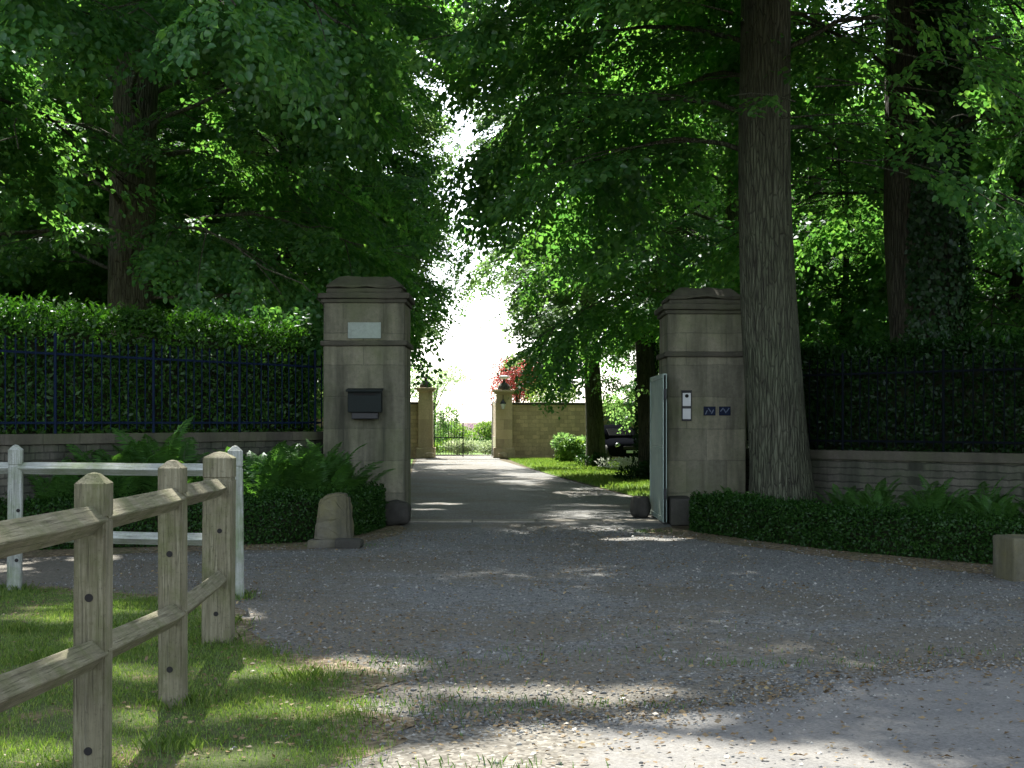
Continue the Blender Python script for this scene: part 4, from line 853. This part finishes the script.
def finial(x, z, prof, label, mat, extra=None):
    t = empty('finial', (x, 60.1, z), label=label, cat='finial'); bm = bmesh.new(); add_lathe(bm, prof, 18); bmobj('dome', bm, mat, t, False)
    if extra: bm = bmesh.new(); add_lathe(bm, extra[0], 18); bmobj('bowl', bm, extra[1], t)
finial(-3.70, 3.0, [(.26, 0), (.27, .05), (.25, .16), (.17, .27), (.07, .33), (.05, .38), (.09, .42), (.09, .46), (.02, .52)], 'dark rounded urn on the left golden pier', M['guard_dark'])
finial(-.34, 2.92, [(.27, 0), (.28, .05), (.25, .17), (.16, .28), (.06, .34), (.045, .46)], 'dark domed finial with pale bowl on the right golden pier', M['guard_dark'], ([(.05, .461), (.2, .52), (.22, .57), (.21, .6), (.05, .63)], M['white_paint']))
t = empty('wall_lantern', (-.38, 59.62, 2.1), label='small hanging lantern on the right golden pier', cat='lantern')
bm = bmesh.new(); add_lathe(bm, [(.05, 0), (.11, .2), (.11, .22)], 6); bmobj('glass', bm, M['lamp_glass'], t)
bm = bmesh.new(); add_lathe(bm, [(.14, .222), (.1, .3), (.03, .38), (.012, .46)], 6); bmobj('hood', bm, M['iron_black'], t)
bm = bmesh.new(); add_tube(bm, [(0, 0, .46), (0, .02, .54), (0, .1, .6), (0, .14, .5)], .014, 6); bmobj('bracket', bm, M['iron_black'], t)
# iron gate, left leaf closed
t = empty('iron_gate_leaf', (-3.36, 60.1, .05), label='closed thin-barred iron gate leaf beside the left golden pier', cat='gate')
def gate_leaf(t, W, mat):
    bm = bmesh.new()
    for lo, hi in (((0, -.02, 0), (.045, .02, 2.35)), ((W - .045, -.02, 0), (W, .02, 2.45)), ((.046, -.015, .05), (W - .046, .015, .1)), ((.046, -.015, 2.25), (W - .046, .015, 2.29)), ((.046, -.015, .82), (W - .046, .015, .86))): add_box(bm, lo, hi, 0)
    bmobj('frame', bm, mat, t)
    b = None
    for i in range(9):
        x = .046 + (W - .09) * (i + 1) / 10
        if b is None: bm = bmesh.new(); add_tube(bm, [(0, 0, .1), (0, 0, 2.3), (0, 0, 2.42)], [.011, .011, .003], 6); b = bmobj('bar', bm, mat, t); o = b
        else: o = b.copy(); COL.objects.link(o); o.parent = t
        o.location = (x, 0, 0)
gate_leaf(t, 1.28, M['iron_black'])
t = empty('iron_gate_leaf', (-.86, 60.2, .05), R(84), label='open iron gate leaf seen edge-on against the right golden pier', cat='gate'); gate_leaf(t, 1.28, M['white_paint'])
bm = bmesh.new(); add_box(bm, (.05, -.008, .12), (1.23, .008, .8), 0); bmobj('lower_panel', bm, M['white_paint'], t)
for x, lab in ((-3.5, 'small pale stone at the foot of the left golden pier'), (-.4, 'small pale stone at the foot of the right golden pier')): boulder('foot_stone', (x, 59.45, 0), .18, .14, .26, x, M['gold_pier'], label=lab, cat='stone')
# garden beyond
def bush(loc, rx, ry, rz, n, leaf, mat, label, seed, name='garden_shrub', group=None, up=.3):
    o = link(name, shrub_mesh(seed, rx, ry, rz, n, leaf, up), M[mat]); o.location = (*loc, 0); return tag(o, label, 'shrub', group)
bush((-2.2, 64.5), .9, .6, .42, 2600, .09, 'pale_leaf', 'pale flowering shrub low behind the open half of the far gate', 1)
bush((-.9, 65), .8, .6, .38, 2200, .09, 'pale_leaf', 'pale shrub beside the right golden pier behind the gate', 2)
bush((-3.7, 66), .9, .6, .4, 2200, .1, 'meadow_leaf', 'low bright shrub behind the closed gate leaf', 3)
bush((-4.4, 74), 1.1, 1., 1.35, 4200, .12, 'leaf_hazy', 'tall green shrub seen through the closed gate leaf', 4)
bush((-3.2, 80), 1., .9, .9, 3000, .12, 'meadow_leaf', 'rounded shrub in the middle of the garden', 5)
bush((-1.5, 86), 1.5, 1., .85, 4200, .13, 'meadow_leaf', 'bright yellow-green shrub far down the garden', 6)
bush((-2.2, 71), 2.4, .4, .36, 4200, .09, 'box', 'low dark band of leaves across the garden', 8)  # low wide leaf mass forming a dark band
bush((-1.9, 95), 1.3, 1.0, .95, 1800, .11, 'mauve', 'mauve bush at the far end of the garden', 15)
def garden_tree(loc, zc, rx, rz, n, leaf, mat, label, seed):
    t = empty('garden_tree', (*loc, 0), label=label, cat='tree'); m = shrub_mesh(seed, rx, rx, rz, n, leaf, .2, 9, zc - rz * .95); link('crown', m, M[mat], t)
    bm = bmesh.new(); add_tube(bm, [(0, 0, 0), (.05, 0, zc * .5), (-.04, .05, zc)], [.12, .09, .05], 8)
    for a in range(5): add_tube(bm, [(0, 0, zc * .55), (math.cos(a * 1.26) * rx * .4, math.sin(a * 1.26) * rx * .4, zc * .9), (math.cos(a * 1.26) * rx * .8, math.sin(a * 1.26) * rx * .8, zc + rz * .5)], [.05, .035, .012], 5)
    bmobj('trunk', bm, M['bark_dark'], t, True)
garden_tree((.25, 74), 3.6, 1.75, 1.3, 8000, .11, 'red_leaf', 'red-leaved maple above the right golden pier', 9)
garden_tree((1.2, 92), 4.6, 2., 1.9, 4500, .14, 'pale_leaf', 'pale willowy tree behind the red maple', 10)
garden_tree((2.4, 70), 3.0, 1.2, .9, 3600, .11, 'meadow_leaf', 'yellow-green tree topping the golden wall', 11)
garden_tree((-6.2, 78), 3.6, 1.7, 1.5, 5200, .12, 'leaf_hazy', 'green tree above the left golden wall', 12)
garden_tree((-5.0, 90), 4.2, 1.7, 1.2, 2600, .13, 'pale_leaf', 'pale sparse tree beyond the left golden pier', 13)
# shrubs on the lawn
bush((2.55, 54), .75, .6, .55, 2600, .12, 'leaf_hazy', 'leafy shrub at the foot of the golden wall beside the trunk', 21, 'lawn_shrub')
bush((2.15, 53.4), .4, .35, .45, 900, .13, 'meadow_leaf', 'sunlit bright green shrub at the foot of the golden wall', 22, 'lawn_shrub')
bush((3.75, 36.6), .6, .5, .34, 2000, .1, 'ivy', 'dark low shrub around the slim ivy-clad trunk', 23, 'lawn_shrub')
bush((3.55, 44), .75, .4, .22, 1500, .07, 'flower', 'patch of white flowers on the lawn before the car', 24, 'flower_clump')
bush((2.75, 47.2), .4, .3, .25, 900, .07, 'ivy', 'small dark shrub at the lawn tree foot', 25, 'lawn_shrub')
# ---------------------------------------------------------------- parked car
def car(loc, rz):
    t = empty('parked_car', loc, rz, label='black car parked on the lawn between two trunks', cat='car')
    def loft(secs, n=20, e=4.):
        bm = bmesh.new(); rings = []
        for y, hw, zb, zt in secs:
            c = (zb + zt) / 2; h = (zt - zb) / 2; ring = []
            for j in range(n):
                a = 2 * math.pi * j / n; ca, sa = math.cos(a), math.sin(a); k = (abs(ca) ** e + abs(sa) ** e) ** (-1 / e); ring.append(bm.verts.new((hw * ca * k, y, c + h * sa * k)))
            rings.append(ring)
        for a, b in zip(rings, rings[1:]):
            for j in range(n): bm.faces.new((a[j], a[(j + 1) % n], b[(j + 1) % n], b[j]))
        bm.faces.new(rings[0][::-1]); bm.faces.new(rings[-1]); return bm
    bmobj('body', loft([(-2.05, .62, .32, .62), (-1.98, .78, .24, .72), (-1.7, .84, .2, .82), (-.9, .86, .2, .92), (.5, .87, .2, .95), (1.5, .86, .2, .94), (1.95, .8, .24, .88), (2.05, .66, .34, .76)]), M['car_black'], t, True)
    bmobj('cabin', loft([(-.85, .7, .85, .95), (-.2, .66, .85, 1.36), (.3, .64, .85, 1.44), (1.1, .64, .85, 1.4), (1.75, .7, .85, 1.0)]), M['car_black'], t, True)
    bm = bmesh.new(); add_box(bm, (-.56, -.012, -.24), (.56, .012, .24), .01, rot=Matrix.Rotation(R(-57), 3, 'X'), at=(0, -.56, 1.14)); bmobj('windscreen', bm, M['glass_dark'], t)
    for s in (-1, 1):
        bm = bmesh.new(); add_box(bm, (-.01, -.45, -.16), (.01, 1.1, .16), .008, at=(s * .675, .1, 1.14)); bmobj('side_window', bm, M['glass_dark'], t)
        bm = bmesh.new(); add_lathe(bm, [(.02, -.03), (.11, 0), (.1, .02), (.02, .03)], 14); bmesh.ops.rotate(bm, verts=bm.verts, matrix=Matrix.Rotation(R(90), 3, 'X')); bmesh.ops.translate(bm, verts=bm.verts, vec=(s * .58, -2.0, .64)); bmobj('headlight', bm, M['chrome'], t)
        bm = bmesh.new(); add_box(bm, (-.09, -.04, -.06), (.09, .04, .06), .02, at=(s * .93, -.62, .98)); bmobj('mirror', bm, M['car_black'], t)
        for y in (-1.3, 1.3):
            bm = bmesh.new(); add_lathe(bm, [(.18, -.1), (.3, -.1), (.33, -.06), (.33, .06), (.3, .1), (.18, .1)], 20); bmesh.ops.rotate(bm, verts=bm.verts, matrix=Matrix.Rotation(R(90), 3, 'Y')); o = bmobj('wheel', bm, M['tyre'], t, True); o.location = (s * .78, y, .33)
            bm = bmesh.new(); add_lathe(bm, [(.02, -.09), (.17, -.105), (.17, .105), (.02, .09)], 14); bmesh.ops.rotate(bm, verts=bm.verts, matrix=Matrix.Rotation(R(90), 3, 'Y')); bmobj('rim', bm, M['chrome'], o)
    bm = bmesh.new(); add_box(bm, (-.38, -2.07, .5), (.38, -2.03, .62), .01); bmobj('grille', bm, M['hole'], t)
    bm = bmesh.new(); add_box(bm, (-.26, -2.1, .36), (.26, -2.055, .46), .004); bmobj('number_plate', bm, M['white_panel'], t)
    bm = bmesh.new(); add_box(bm, (-.7, -2.09, .27), (.7, -2.0, .34), .03); bmobj('bumper', bm, M['car_black'], t)
car((4.15, 55, .013), R(12))
